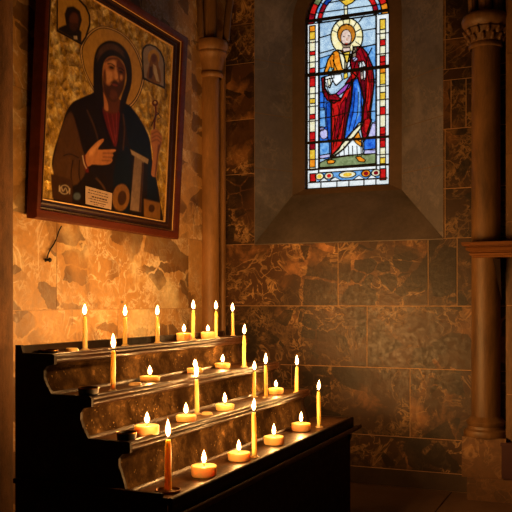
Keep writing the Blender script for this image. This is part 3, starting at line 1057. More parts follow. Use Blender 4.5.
def frame_ring(name, outs, mat, parent):
    """mitred moulding: list of (inset 0..1 between outer and inner edge, height)"""
    bm = bmesh.new()
    loops = []
    for s, h_ in outs:
        ya = FY0 + (IY0 - FY0) * s; yb_ = FY1 + (IY1 - FY1) * s
        ta = FT0 + (IT0 - FT0) * s; tb_ = FT1 + (IT1 - FT1) * s
        loops.append([bm.verts.new(pic3(*q, h_)) for q in ((ya, ta), (yb_, ta), (yb_, tb_), (ya, tb_))])
    n_ = len(loops)
    for a_, b_ in zip(loops, loops[1:] + loops[:1]):
        for i in range(4):
            j = (i + 1) % 4
            bm.faces.new((a_[i], a_[j], b_[j], b_[i]))
    return obj(name, bm, mat, parent, 35)


frame_ring('outer_frame', [(0, -.03), (0, .012), (0.06, .022), (0.25, .026), (0.42, .022), (0.46, .012), (0.47, -.03)], M_frame_red, icon)
frame_ring('highlight_bead', [(0.465, -.02), (0.465, .013), (0.485, .0155), (0.505, .013), (0.505, -.02)], M_gilt, icon)  # highlight line along the middle of the frame, built as a pale bead
slip = frame_ring('inner_frame', [(0.505, -.03), (0.505, .011), (0.56, .013), (0.62, .006), (0.72, .004), (0.8, .009), (0.9, .004), (0.94, .0), (0.94, -.03)], M_frame_dark, icon)
frame_ring('gilt_fillet', [(0.94, -.02), (0.94, .004), (0.97, .0055), (1.0, .004), (1.0, -.02)], M_gilt, icon)
bm = bmesh.new()
vv = [bm.verts.new(pic3(*q)) for q in ((FY0 + .02, FT0 + .02, -.031), (FY1 - .02, FT0 + .02, -.031), (FY1 - .02, FT1 - .02, -.031), (FY0 + .02, FT1 - .02, -.031))]
bm.faces.new(vv); obj('backing_board', bm, M_frame_dark, icon)


def paint(name, hexa, hexb=None, rough=0.5, scale=22):
    T = NT(name)
    v = T.coords()
    nz = T.noise(v, scale, 5, 0.6, 0.5).outputs['Fac']
    dk = lambda h: tuple(c * 0.85 for c in lin(h)[:3]) + (1,)
    col = T.ramp(nz, [(0.32, dk(hexa)), (0.7, dk(hexb or hexa))])
    T.bsdf(col, rough, Specular_IOR_Level=0.3)
    return T.m


PTAB = {'halo': ('a07a2a', 'cca048'), 'line': ('1c0c06', '1c0c06'), 'giltline': ('d0a860', 'e0bc7c'), 'hood': ('1c130c', '3a2a18'), 'robe': ('1e150d', '33241a'), 'fold': ('4a3220', '64462a'), 'sleeve': ('4a3018', '6a4826'), 'navy': ('10141c', '1e2a3c'), 'skin': ('a86a38', 'c08450'), 'skinlit': ('c88c58', 'd8a068'), 'skindark': ('5e3218', '7a4624'), 'beard': ('38200f', '5c371c'), 'lip': ('7a3420', '8a4028'), 'eye': ('140a06', '140a06'), 'red': ('5a140e', '8a2a1a'), 'redl': ('94382a', 'a8483a'), 'stonec': ('6e5c50', '8a7464'), 'stonel': ('8a7864', 'a89478'), 'tan': ('7a5426', '9a6c34'), 'boxb': ('3a2414', '54361e'), 'lilac': ('7c6e68', 'a4968c'), 'pale': ('b0a088', 'c4b498'), 'blueg': ('3a4450', '5c6a78')}
PTAB['gold'] = ('5a3c12', 'c89a44')
DARKER = {'red': .6, 'redl': .65, 'hood': .5, 'robe': .5, 'navy': .55, 'sleeve': .7, 'fold': .8, 'boxb': .7, 'line': .6, 'skindark': .75, 'beard': .75, 'tan': .75}
PCOL = {k: [DARKER.get(k, 1.0) * 0.9 * (x + y) / 2 for x, y in zip(lin(a_)[:3], lin(b_)[:3])] for k, (a_, b_) in PTAB.items()}
PA = []
def pp(key, pts, sm=0):
    if sm:
        pts = smooth_closed([tuple(p) for p in pts], sm)
    PA.append((key, [on_pic(*p) for p in pts]))
def pl(key, pts, w, sm=0):
    if sm:
        pts = smooth_open(pts, sm)
    PA.append((key, [on_pic(*p) for p in stroke(pts, w)]))
e_ = 0.002
PA.append(('gold', [(IY0 - e_, IT0 - e_), (IY1 + e_, IT0 - e_), (IY1 + e_, IT1 + e_), (IY0 - e_, IT1 + e_)]))
halo = [(81, 47), (82, 62), (85, 73), (93, 89), (102, 99), (113, 106.5), (125, 109), (134, 103), (141, 90), (143.8, 73), (136.5, 50.5), (123, 34), (104, 26.5), (90.5, 32)]
pp('line', [(x + (x - 112) * .03, y + (y - 66) * .024) for x, y in halo], 5)
pp('giltline', halo, 5)
pp('line', [(x - (x - 112) * .032, y - (y - 66) * .026) for x, y in halo], 5)
pp('halo', [(x - (x - 112) * .062, y - (y - 66) * .05) for x, y in halo], 5)
# side medallions
pp('line', [(56.3, -9), (56.3, 31.5), (81.8, 45.4), (86.5, 38), (90.8, 25), (90.4, 15), (86.5, 6), (80, -1), (73, -6), (64, -9)], 0)
pp('halo', [(58, -8), (58, 30), (81, 42.4), (85, 36.5), (89, 24), (88.4, 15), (85, 7.5), (79, 1), (72.5, -4), (64, -7)], 0)
pp('hood', [(57.5, 30), (59, 27.5), (66, 24.5), (64.5, 14), (67, 7), (73.5, 6.2), (80, 11), (82, 20), (79.5, 29.5), (81.6, 32), (81.3, 43)], 0)
pp('skindark', ell(74, 19.5, 4.6, 7.2, 18), 0)
pp('pale', [(73.5, 36), (77, 36), (77.5, 39.5), (74, 39)], 0)
pp('beard', [(69.8, 23), (78.4, 23.5), (77, 29), (73.5, 31), (70.4, 28)], 3)
pp('line', [(141.4, 53), (142.6, 47.6), (146, 44.4), (150.5, 43.8), (156, 46), (161, 51), (164, 57.5), (165.2, 64), (165.2, 89.4), (142.8, 79.4), (142, 66)], 0)
pp('lilac', [(143, 53.4), (144, 49), (146.8, 46.2), (150.5, 45.6), (155.4, 47.8), (159.8, 52.4), (162.6, 58.4), (163.6, 64.4), (163.6, 86.4), (144.4, 77.4), (143.6, 66)], 0)
pp('halo', ell(153.6, 57.5, 6, 8, 18), 0)
pp('tan', [(147, 78.5), (149, 66), (151, 56), (154, 53.5), (157.5, 57), (158.5, 66), (160.5, 72), (160, 83.8)], 3)
pp('skindark', ell(153.9, 58.4, 2.6, 4.2, 14), 0)
pp('pale', [(153, 64), (156, 66), (159.5, 82), (156.5, 81), (153.5, 72)], 0)
pp('boxb', [(149.5, 67), (152, 66), (153, 75), (151, 79), (148.6, 78)], 0)
# staff
pp('red', ell(155, 103, 3.2, 3.6, 14), 0)
pp('gold', ell(155, 102.6, 1.3, 1.5, 8), 0)
pl('red', [(155.5, 106), (156, 113), (154.6, 122), (154, 132)], 2.1)
pl('line', [(159.5, 112.5), (155.5, 116), (151, 126.5)], 1.2)
pl('line', [(157, 112), (161, 117.5), (157.5, 119.5)], 1.1)
# robe silhouette
body = [(95, 86), (93.5, 92), (84, 96.5), (72.8, 102), (66, 112), (62, 124), (57.8, 137.6), (54, 150), (51.5, 164), (54, 176), (58, 215), (110, 232), (160, 232), (160, 200), (156.5, 180), (152, 158), (149.4, 138), (141, 121), (133, 110), (127, 104)]
pp('robe', body, 4)
pp('navy', [(122, 108), (128, 105), (134, 110), (141.5, 121), (149, 138), (151.8, 157.5), (147.5, 158), (131, 149), (126.5, 128)], 3)
pp('navy', [(120, 150), (130.5, 152), (129, 214), (118, 213), (113, 180)], 3)
pp('navy', [(148, 162), (152, 160), (157, 182), (158, 208), (147, 206)], 0)
pp('sleeve', [(63, 124), (71, 112), (77, 128), (82, 148), (86, 160), (84, 176), (72, 186), (56, 180), (53, 166), (57, 146)], 4)
for q in ([(60, 150), (69, 150), (75, 153)], [(57, 162), (67, 158), (72, 157)], [(70, 160), (67, 174), (68, 184)], [(76, 158), (75, 172), (77, 184)], [(60, 135), (66, 128), (70, 118)]):
    pl('fold', q, 1.2, 4)
for q in ([(63, 156), (70, 154), (79, 158)], [(73, 160), (71, 174), (72.5, 186)], [(79.5, 160), (79, 174), (81, 184)]):
    pl('line', q, 1.0, 4)
pl('fold', [(96, 178), (103, 186), (107, 195)], 1.6, 4)
pl('fold', [(87, 110), (94, 126), (98, 140)], 1.0, 4)
pl('line', [(100, 108), (105, 126), (110, 146)], 1.3, 4)
pl('fold', [(123, 114), (124.5, 130), (123, 150)], 1.0, 4)
# tunic and neck
pp('red', [(102.5, 108), (110, 112), (119.5, 111), (119, 124), (117.6, 140), (115, 147), (110, 136), (105.5, 122)], 3)
for q in ([(107, 113), (110, 128), (114, 143)], [(112, 114), (114, 128), (115.5, 141)], [(116.5, 113), (116.5, 126), (116.2, 138)]):
    pl('redl', q, 0.8, 3)
pp('skindark', [(102, 86), (118.5, 97), (119.5, 110), (111, 113.5), (103, 108)], 3)
pp('skin', [(102.6, 92), (105.5, 97), (108, 104), (108, 111), (103.4, 107)], 3)
# hood and face
pp('hood', [(94, 92), (93.3, 70), (94.7, 55.5), (99, 46), (108, 40.6), (119, 43), (127.5, 52.5), (131.5, 66), (131.6, 83), (127.5, 98), (123.4, 110), (119.5, 112), (121, 98), (126.5, 80), (124, 64), (117, 57), (109, 57), (104, 63), (102.4, 74), (103, 88), (104, 108), (99, 100)], 4)
pp('fold', [(96.4, 58), (100.4, 48), (109, 43.5), (118, 46), (124, 53), (117.5, 49.4), (109, 46.6), (101, 52)], 4)
pp('fold', [(97, 62), (101, 50), (110, 45), (119, 48), (125, 58), (118, 52), (109, 49.5), (101.5, 55)], 4)
pp('skin', [(104.6, 61.5), (108.7, 57.5), (114.2, 56.8), (119.7, 59.6), (124.4, 65.8), (125.8, 73.8), (123.6, 84), (119.7, 92), (114.2, 96), (108.7, 92), (104.6, 83), (102.8, 71)], 4)
pp('skindark', [(118, 59), (124, 65.5), (125.6, 74), (123.4, 84), (120, 91), (118.5, 82), (118.6, 73), (116, 67)], 3)
pp('skindark', [(104, 62), (109, 57.6), (116, 57), (120, 60), (116, 60.2), (109, 61)], 3)
pp('skinlit', [(105, 72), (108, 70.5), (112, 73), (112.4, 79), (108, 82.5), (105.4, 79)], 4)
pp('skinlit', [(109, 61.8), (114, 60.6), (116, 65), (112, 66.2)], 3)
pp('skinlit', [(114.6, 68), (117, 68.6), (118.2, 77), (117.4, 80.4), (114.4, 79.4)], 2)
pp('beard', [(102.6, 76), (104.6, 81.5), (109, 85.5), (113, 81.2), (116, 81), (120, 83.4), (124.8, 77.5), (124, 87), (120.8, 95), (116.5, 101), (111.5, 101.5), (106.6, 96), (103.2, 87)], 4)
pp('skindark', [(103.5, 72), (105.5, 70), (106.4, 80), (105, 84), (103.4, 79)], 3)
pp('beard', [(110.5, 82.6), (113.5, 80.6), (116.2, 80.9), (119.8, 83.8), (116, 83.2), (113, 82.8)], 3)
pp('lip', ell(115, 85, 2.8, 1.1, 12, 0.25), 0)
pp('skindark', [(111, 90), (116, 91), (117.5, 98), (113, 100), (109.5, 96)], 3)
pp('skinlit', ell(121.3, 77, 1.2, 2.6, 12), 0)
for (cx, cy) in ((111.6, 67.6), (121, 72)):
    pp('skindark', ell(cx, cy, 3.1, 2.0, 14, 0.35), 0)
    pp('eye', ell(cx, cy, 1.9, 0.95, 12, 0.35), 0)
pl('eye', [(107.5, 64), (111, 63.6), (115, 66.4)], 1.0, 3)
pl('eye', [(118.4, 68), (121.4, 68.6), (124, 71)], 1.0, 3)
pl('skindark', [(117.6, 69), (118.8, 77.5), (116.5, 80.4), (113.8, 79.6)], 0.8, 3)
# hands
pp('red', [(83, 156), (86.4, 154), (88, 168), (89, 172.5), (86, 172.5), (83.6, 166)], 0)
pl('pale', [(82.6, 155.5), (84, 163), (86.4, 168.5)], 0.9, 3)
pp('skin', [(103.2, 138.8), (103.6, 141), (99.5, 146), (98, 149.6), (106, 149.6), (114.7, 149.4), (115.6, 151.2), (112.4, 152.8), (113.4, 155.4), (111.8, 158), (112.4, 160.6), (109.5, 163.8), (102.4, 165), (92, 164.4), (87.5, 166.5), (85.4, 155.5), (91.5, 147.6), (98.5, 140.8)], 2)
pp('skinlit', [(100, 141.5), (98, 146.4), (94.4, 152.4), (89.6, 156.4), (89.4, 152), (94, 146)], 3)
for q in ([(103, 153.2), (112.6, 153.2)], [(103, 156.9), (112, 157.4)], [(102, 160.4), (111, 160.8)]):
    pl('skindark', q, 0.7)
pp('skin', [(151, 131.6), (153.7, 129.4), (158, 130), (162, 136.6), (161.4, 143), (158.6, 155), (157.2, 168), (156, 176.4), (151.4, 175), (152.2, 165), (153, 154.5), (151, 142)], 3)
for q in ([(152, 134), (157, 131.6), (160.8, 135)], [(152, 138), (157, 135.6), (161.6, 139.4)], [(152, 141.6), (157, 139.6), (161, 143)]):
    pl('skindark', q, 0.8, 3)
pp('skindark', [(158, 145), (161, 143), (158.6, 155), (157.2, 168), (156, 176.4), (154.6, 176), (156.4, 160)], 0)
# stone scroll, lower blocks
pp('stonec', [(134.6, 156), (144, 160.5), (140.8, 212), (130, 210)], 0)
pp('boxb', [(142, 162), (144, 163), (141, 212), (138.8, 212)], 0)
pp('stonel', [(130.3, 149.4), (148.6, 159.4), (147.6, 164), (131.8, 154.4)], 0)
pp('tan', ell(121, 197.5, 8.6, 13.5, 22, 0.1), 0)
pp('boxb', ell(122, 198, 4.4, 7.5, 16, 0.1), 0)
pp('boxb', [(50.5, 173.5), (72.5, 180), (72, 204), (52, 198)], 0)
pp('tan', [(144, 199), (160.5, 203), (160, 222), (144, 218)], 0)
pp('boxb', ell(151.6, 208.4, 3.2, 4.2, 12), 0)
for q in ([(59.4, 185.5), (59.4, 191.5)], [(69.8, 188.5), (69.6, 194)]):
    pl('pale', q, 0.8)
pl('pale', [(61.5, 187), (63, 191.4), (65.5, 188), (67.4, 192.6)], 0.8, 3)
PA.append(('pale', [on_pic(*p) for p in stroke(ell(64.6, 189.6, 4.6, 4.4, 20) + [(69.2, 189.6)], 0.6)]))
pp('blueg', ell(77, 196.3, 3.6, 3.6, 14), 0)
import numpy as np
SOFT = {'skin': .5, 'skinlit': 1.6, 'skindark': 1.3, 'beard': 1.1, 'fold': .9, 'sleeve': .9, 'robe': .5, 'hood': .7, 'navy': 1.0, 'gold': .2, 'halo': .3, 'tan': .9, 'boxb': .8, 'blueg': .8,
        'lip': .6, 'eye': .5, 'red': .6, 'redl': .6, 'line': .35, 'giltline': .35, 'lilac': .5, 'pale': .5, 'stonec': .5, 'stonel': .5}
NYG, NTG = 250, 290
gy = np.linspace(IY0 - .002, IY1 + .002, NYG); gt = np.linspace(IT0 - .002, IT1 + .002, NTG)
GY, GT = np.meshgrid(gy, gt, indexing='ij')
RGB = np.zeros((NYG, NTG, 3)); GOLD = np.zeros((NYG, NTG))
PXP = 0.0075
for key, pts in PA:
    P = np.array(pts)
    sw = SOFT.get(key, .5) * PXP
    y_lo, y_hi = P[:, 0].min() - 2 * sw, P[:, 0].max() + 2 * sw
    t_lo, t_hi = P[:, 1].min() - 2 * sw, P[:, 1].max() + 2 * sw
    a0, a1 = np.searchsorted(gy, y_lo), np.searchsorted(gy, y_hi)
    b0, b1 = np.searchsorted(gt, t_lo), np.searchsorted(gt, t_hi)
    if a1 <= a0 or b1 <= b0:
        continue
    X_, Y_ = GY[a0:a1, b0:b1], GT[a0:a1, b0:b1]
    dmin = np.full(X_.shape, 9.0); ins = np.zeros(X_.shape, bool)
    for (xa, ya), (xb, yb_) in zip(P, np.roll(P, -1, 0)):
        ex_, ey_ = xb - xa, yb_ - ya
        L2 = ex_ * ex_ + ey_ * ey_ + 1e-12
        tt = np.clip(((X_ - xa) * ex_ + (Y_ - ya) * ey_) / L2, 0, 1)
        dmin = np.minimum(dmin, np.hypot(X_ - xa - tt * ex_, Y_ - ya - tt * ey_))
        if ya != yb_:
            ins ^= ((ya > Y_) != (yb_ > Y_)) & (X_ < (xb - xa) * (Y_ - ya) / (yb_ - ya) + xa)
    sd = np.where(ins, dmin, -dmin)
    al = np.clip(sd / (2 * sw) + .5, 0, 1); al = al * al * (3 - 2 * al)
    c_ = np.array(PCOL[key])
    RGB[a0:a1, b0:b1] = RGB[a0:a1, b0:b1] * (1 - al[..., None]) + c_ * al[..., None]
    GOLD[a0:a1, b0:b1] = GOLD[a0:a1, b0:b1] * (1 - al) + (al if key == 'gold' else 0)
bm = bmesh.new()
cl_ = bm.loops.layers.float_color.new('paint')
gv = [[bm.verts.new(pic3(y_, t_)) for t_ in gt] for y_ in gy]
for a in range(NYG - 1):
    for b in range(NTG - 1):
        f = bm.faces.new((gv[a][b], gv[a + 1][b], gv[a + 1][b + 1], gv[a][b + 1]))
        for l_, (p_, q_) in zip(f.loops, ((a, b), (a + 1, b), (a + 1, b + 1), (a, b + 1))):
            l_[cl_] = (*RGB[p_, q_], GOLD[p_, q_])
T = NT('icon_paint')
at = T.n('Attribute', attribute_name='paint')
v = T.coords()
nz = T.noise(v, 24, 6, 0.65, .5).outputs['Fac']
pc = T.mix(0.6, at.outputs['Color'], T.ramp(nz, [(0.3, (0.5, 0.5, 0.5)), (0.68, (1.15, 1.15, 1.15))]), 'MULTIPLY')
vo = T.n('TexVoronoi', feature='F1'); vo.inputs['Scale'].default_value = 22
T.l(T.warp(v, 12, 0.05), vo.inputs['Vector'])
gn = T.noise(v, 14, 6, 0.7).outputs['Fac']
gc = T.ramp(gn, [(0.34, lin('6e5018')), (0.5, lin('c49c3c')), (0.64, lin('ffe898'))])
col_ = T.mix(at.outputs['Alpha'], pc, gc)
b = T.bsdf(col_, 0.36, Specular_IOR_Level=0.12)
T.l(T.math('MULTIPLY', at.outputs['Alpha'], 0.45), b.inputs['Metallic'])
hgt_ = T.math('ADD', vo.outputs['Distance'], T.math('MULTIPLY', gn, 0.9))
nd = T.n('Bump'); nd.inputs['Distance'].default_value = 0.03
T.l(T.math('MULTIPLY', at.outputs['Alpha'], 0.5), nd.inputs['Strength'])
T.l(hgt_, nd.inputs['Height']); T.l(nd.outputs[0], b.inputs['Normal'])
obj('painted_panel', bm, T.m, icon)
# paper card tucked into the lower edge
M_card = paint('card_paper', 'b09884', 'c4ac98', 0.9)
bm = bmesh.new()
qa = [on_pic(*p) for p in ((85, 186), (111.6, 193.2), (110.6, 209.6), (85, 203.8))]
A = [bm.verts.new(pic3(*q, .004)) for q in qa]; B = [bm.verts.new(pic3(*q, .002)) for q in qa]
bm.faces.new(A); bm.faces.new(B[::-1])
for i in range(4):
    bm.faces.new((A[i], A[(i + 1) % 4], B[(i + 1) % 4], B[i]))
card = obj('caption_card', bm, M_card, icon)
card['label'] = 'pale paper caption card'
bm = bmesh.new()
def cardpt(u, v):
    a_, b_, c_, d_ = qa
    top_ = (a_[0] + (b_[0] - a_[0]) * u, a_[1] + (b_[1] - a_[1]) * u); bot_ = (d_[0] + (c_[0] - d_[0]) * u, d_[1] + (c_[1] - d_[1]) * u)
    return (top_[0] + (bot_[0] - top_[0]) * v, top_[1] + (bot_[1] - top_[1]) * v)
random.seed(11)
for v_, ua, ub, hh in ((0.14, .1, .9, .05), (0.3, .08, .92, .05), (0.46, .22, .8, .09), (0.62, .1, .86, .05), (0.77, .16, .8, .05), (0.9, .3, .7, .04)):
    u_ = ua
    while u_ < ub:
        w_ = random.uniform(.04, .11)
        if random.random() < .88:
            q = [cardpt(u_, v_), cardpt(min(ub, u_ + w_), v_), cardpt(min(ub, u_ + w_), v_ + hh), cardpt(u_, v_ + hh)]
            bm.faces.new([bm.verts.new(pic3(*p, .0046)) for p in q])
        u_ += w_ + .02
obj('card_text', bm, paint('card_ink', '4a3422'), card)

# cord and peg under the icon
bm = bmesh.new()
ca, cb = on_pic(61, 226), on_pic(47, 260)
def wl(px, py, off=0.0):
    r = ray(px, py); t = (XW + off) / r.x
    return (XW + off, r.y * t, H + r.z * t)
pts = smooth_open([wl(61.5, 226, .03), wl(59, 231, .014), wl(55, 242, .008), wl(49.5, 251, .008), wl(47, 258, .012)], 5)
pg = thing('wall_peg', 'small dark iron peg in wall with cord running up behind framed icon', 'peg', wl(45.5, 260, .0))
tube(bm, pts, 0.0032, 6)
obj('cord', bm, M_iron, pg, 60)
bm = bmesh.new()
p = wl(45.5, 260, 0.0)
tube(bm, [(p[0] - .005, p[1], p[2]), (p[0] + .02, p[1], p[2]), (p[0] + .024, p[1], p[2]), (p[0] + .03, p[1], p[2])], [.007, .006, .012, .008], 8)
tube(bm, [(p[0] + .012, p[1] - .018, p[2] - .006), (p[0] + .014, p[1] + .02, p[2] + .003)], .004, 6)
obj('peg', bm, M_iron, pg, 60)

# ------------------------------------------------------------------ candle stand
TZ = {1: H - .180, 2: H - .318, 3: H - .461, 4: H - .633}
NX = {1: -1.74, 2: -1.59, 3: -1.44}
YN = 2.33
YF = {1: 4.0, 2: 4.08, 3: 4.15, 4: 4.36}
XB, XFR = -1.885, -1.27
stand = thing('candle_stand', 'dark wooden tiered votive stand holding lit candles in front of wall', 'candle stand', ((XB + XFR) / 2, 3.3, 0))
EP = [(XB - .012, 0.0), (XB - .012, 1.003), (XB + .012, 1.003), (XB + .02, TZ[1] + .006)]
for k in (1, 2, 3):
    nx, z = NX[k], TZ[k]
    zn = TZ[k + 1]
    EP += [(nx, z + .006), (nx + .008, z), (nx + .008, z - .03), (nx - .022, z - .036), (nx - .036, z - .052), (nx - .036, z - .075), (nx - .026, z - .1), (nx - .004, zn + .006)]
EP += [(XFR - .03, TZ[4] + .006), (XFR - .03, 0.0)]
for (yy0, yy1, nm) in ((YN, YN + .014, 'end_panel'),):
    bm = bmesh.new(); extrude_xz(bm, EP, yy0, yy1); obj(nm, bm, M_black, stand)
# the far end steps with the shelves
bm = bmesh.new()
FP = [(XB - .012, 0.0), (XB - .012, 1.003), (XB + .012, 1.003), (XB + .02, TZ[1] + .006)] + EP[4:12]
FP = FP + [(NX[1] - .004, 0.0)]
extrude_xz(bm, FP, YF[1] - .024, YF[1]); obj('end_panel', bm, M_black, stand)
bm = bmesh.new()
FP = [(NX[1] - .05, 0.0), (NX[1] - .05, TZ[2] + .006)] + EP[12:20] + [(NX[2] - .004, 0)]
extrude_xz(bm, FP, YF[2] - .024, YF[2]); obj('end_panel', bm, M_black, stand)
bm = bmesh.new()
FP = [(NX[2] - .05, 0.0), (NX[2] - .05, TZ[3] + .006)] + EP[20:28] + [(NX[3] - .004, 0)]
extrude_xz(bm, FP, YF[3] - .024, YF[3]); obj('end_panel', bm, M_black, stand)
# shelves, nosings, risers
back_x = {1: XB + .012, 2: NX[1] - .045, 3: NX[2] - .045}
for k in (1, 2, 3):
    bm = bmesh.new(); box(bm, (back_x[k], YN + .014, TZ[k] - .02), (NX[k] - .012, YF[k] - .024, TZ[k]))
    obj('shelf', bm, M_tread, stand)
    nx, z = NX[k], TZ[k]
    npf = [(nx - .012, z - .03), (nx - .012, z + .004), (nx - .009, z + .007), (nx - .003, z + .007), (nx + .003, z + .002), (nx + .004, z - .005), (nx, z - .010),
           (nx + .004, z - .013), (nx + .006, z - .019), (nx + .003, z - .025), (nx - .004, z - .03)]
    bm = bmesh.new(); extrude_xz(bm, npf, YN + .014, YF[k] - .024); obj('nosing', bm, M_nose, stand, 50)
    # riser: coved sheet
    zn = TZ[k + 1]
    yfar = YF[k] - .024
    cv = smooth_open([(nx - .03, z - .028), (nx - .046, z - .05), (nx - .046, z - .075), (nx - .036, zn + .02), (nx - .022, zn)], 4)
    cv2 = [(x - .008, zz) for x, zz in cv][::-1]
    bm = bmesh.new(); extrude_xz(bm, cv + cv2, YN + .014, yfar); obj('riser_panel', bm, M_riser, stand, 50)
    # thin beading where the riser meets the shelf below
    bm = bmesh.new(); extrude_xz(bm, [(nx - .024, zn), (nx - .024, zn + .01), (nx - .018, zn + .012), (nx - .012, zn + .006), (nx - .012, zn)], YN + .014, yfar)
    obj('beading', bm, M_nose, stand, 50)
bm = bmesh.new(); box(bm, (XB - .012, YN + .014, TZ[1] - .1), (XB + .012, YF[1] - .024, 1.0)); bevel(bm, .004)
obj('back_rail', bm, M_black, stand)
# front tray
tn = YN + .05
bm = bmesh.new(); box(bm, (NX[3] - .05, YN + .014, TZ[4] - .02), (XFR - .012, YF[4], TZ[4])); obj('tray_floor', bm, M_tread, stand)
bm = bmesh.new()
extrude_xz(bm, [(XFR - .014, TZ[4] - .045), (XFR - .014, TZ[4] + .008), (XFR - .008, TZ[4] + .012), (XFR, TZ[4] + .010), (XFR + .003, TZ[4] + .004), (XFR + .003, TZ[4] - .045)], YN - .012, YF[4] + .012)
obj('tray_rim', bm, M_black, stand, 50)
bm = bmesh.new(); box(bm, (NX[3] - .05, YF[4], TZ[4] - .045), (XFR - .014, YF[4] + .012, TZ[4] + .008)); obj('tray_rim', bm, M_black, stand)
bm = bmesh.new()
extrude_xz(bm, [(XFR - .014, TZ[4] - .045), (XFR + .006, TZ[4] - .045), (XFR + .03, TZ[4] - .034), (XFR + .036, TZ[4] - .04), (XFR + .036, TZ[4] - .054), (XFR + .024, TZ[4] - .062), (XFR - .014, TZ[4] - .075)], YN - .03, YF[4] + .06)
obj('base_rail', bm, M_nose, stand, 50)
bm = bmesh.new()
box(bm, (XB, YN - .026, TZ[4] + .01), (XFR - .03, YN - .012, TZ[4] + .026)); bevel(bm, .004)
obj('end_moulding', bm, M_black, stand)
bm = bmesh.new(); box(bm, (XFR - .04, YN + .014, 0.0), (XFR - .012, YF[4] - .03, TZ[4] - .045)); obj('front_panel', bm, M_black, stand)
bm = bmesh.new(); extrude_xz(bm, [(NX[3] - .03, 0), (XFR - .012, 0), (XFR - .012, TZ[4] - .12), (XFR - .004, TZ[4] - .1), (XFR - .004, TZ[4] - .045), (NX[3] - .03, TZ[4] - .045)], YF[4] - .03, YF[4])
obj('end_panel', bm, M_black, stand)

# ------------------------------------------------------------------ candles
WARM = (1.0, 0.46, 0.125)
CANDLE_W = 4.4
def falloff_light(name, loc, watts, parent):
    ld = bpy.data.lights.new(name, 'POINT')
    ld.energy = watts
    ld.color = WARM
    ld.shadow_soft_size = 0.008
    ld.use_nodes = True
    t = ld.node_tree
    em = [n for n in t.nodes if n.type == 'EMISSION'][0]
    fo = t.nodes.new('ShaderNodeLightFalloff')
    fo.inputs['Strength'].default_value = 1.0
    fo.inputs['Smooth'].default_value = 0.035
    t.links.new(fo.outputs['Quadratic'], em.inputs['Strength'])
    lo = bpy.data.objects.new(name, ld)
    COL.objects.link(lo)
    lo.location = loc
    if parent:
        lo.parent = parent
    return lo


FPROF = [(0.12, 0.0), (0.62, 0.12), (0.92, 0.26), (1.0, 0.36), (0.9, 0.5), (0.66, 0.66), (0.38, 0.82), (0.16, 0.93), (0.03, 1.0)]
def flame(parent, base, hgt, rad, lean):
    bm = bmesh.new()
    n = 12
    for (sr, sh, z0) in ((1.0, 1.0, 0.0),):
        rings = []
        for r, z in FPROF:
            zz = z * hgt
            ox = lean * z * z * hgt
            rings.append([bm.verts.new((base[0] + ox + r * rad * math.cos(2 * PI * i / n), base[1] + r * rad * math.sin(2 * PI * i / n), base[2] + zz)) for i in range(n)])
        for A_, B_ in zip(rings, rings[1:]):
            for i in range(n):
                bm.faces.new((A_[i], A_[(i + 1) % n], B_[(i + 1) % n], B_[i]))
        bm.faces.new(rings[0][::-1]); bm.faces.new(rings[-1])
    fl = obj('flame', bm, M_flame_out, parent, 180)
    bm = bmesh.new()
    rings = []
    for r, z in FPROF:
        zz = hgt * (0.05 + z * 0.84)
        ox = lean * (zz / hgt) ** 2 * hgt
        rings.append([bm.verts.new((base[0] + ox + r * rad * .6 * math.cos(2 * PI * i / n), base[1] + r * rad * .6 * math.sin(2 * PI * i / n), base[2] + zz)) for i in range(n)])
    for A_, B_ in zip(rings, rings[1:]):
        for i in range(n):
            bm.faces.new((A_[i], A_[(i + 1) % n], B_[(i + 1) % n], B_[i]))
    bm.faces.new(rings[0][::-1]); bm.faces.new(rings[-1])
    obj('flame_core', bm, M_flame_in, fl, 180)
    return fl


def taper(x, y, z, hgt, fh, r, lean, label, group):
    t = thing('taper_candle', label, 'candle', (x, y, z), group)
    bm = bmesh.new()
    n = 20
    rings = []
    for i in range(9):
        s = i / 8
        rr = r * (1.06 - .12 * s) if i < 8 else r * .72
        zz = hgt * (0.0 + s * 0.985) + (0.0 if i < 8 else hgt * .012)
        ox = lean * s * s * hgt
        rings.append([bm.verts.new((x + ox + rr * (1 + .03 * math.sin(3 * 2 * PI * k / n + i)) * math.cos(2 * PI * k / n), y + rr * math.sin(2 * PI * k / n), z + .002 + zz)) for k in range(n)])
    for A_, B_ in zip(rings, rings[1:]):
        for k in range(n):
            bm.faces.new((A_[k], A_[(k + 1) % n], B_[(k + 1) % n], B_[k]))
    bm.faces.new(rings[0][::-1]); bm.faces.new(rings[-1])
    obj('wax_body', bm, M_wax, t, 50)
    bm = bmesh.new()
    lathe(bm, [(r * 2.0, 0), (r * 1.95, .002), (r * 1.5, .004), (r * 1.15, .007), (r * .9, .008)], (x, y, z), 20, True, 0.12)
    obj('wax_pool', bm, M_pool, t, 60)
    tx = x + lean * hgt
    bm = bmesh.new(); tube(bm, [(tx, y, z + hgt), (tx, y, z + hgt + .008), (tx + .001, y, z + hgt + .014)], .0018, 6); obj('wick', bm, M_wick, t, 60)
    flame(t, (tx, y, z + hgt + .006), fh, .0122, random.uniform(-.06, .06))
    falloff_light('candle_light', (tx - x, 0, hgt + .006 + fh * .5), CANDLE_W, t)
    return t


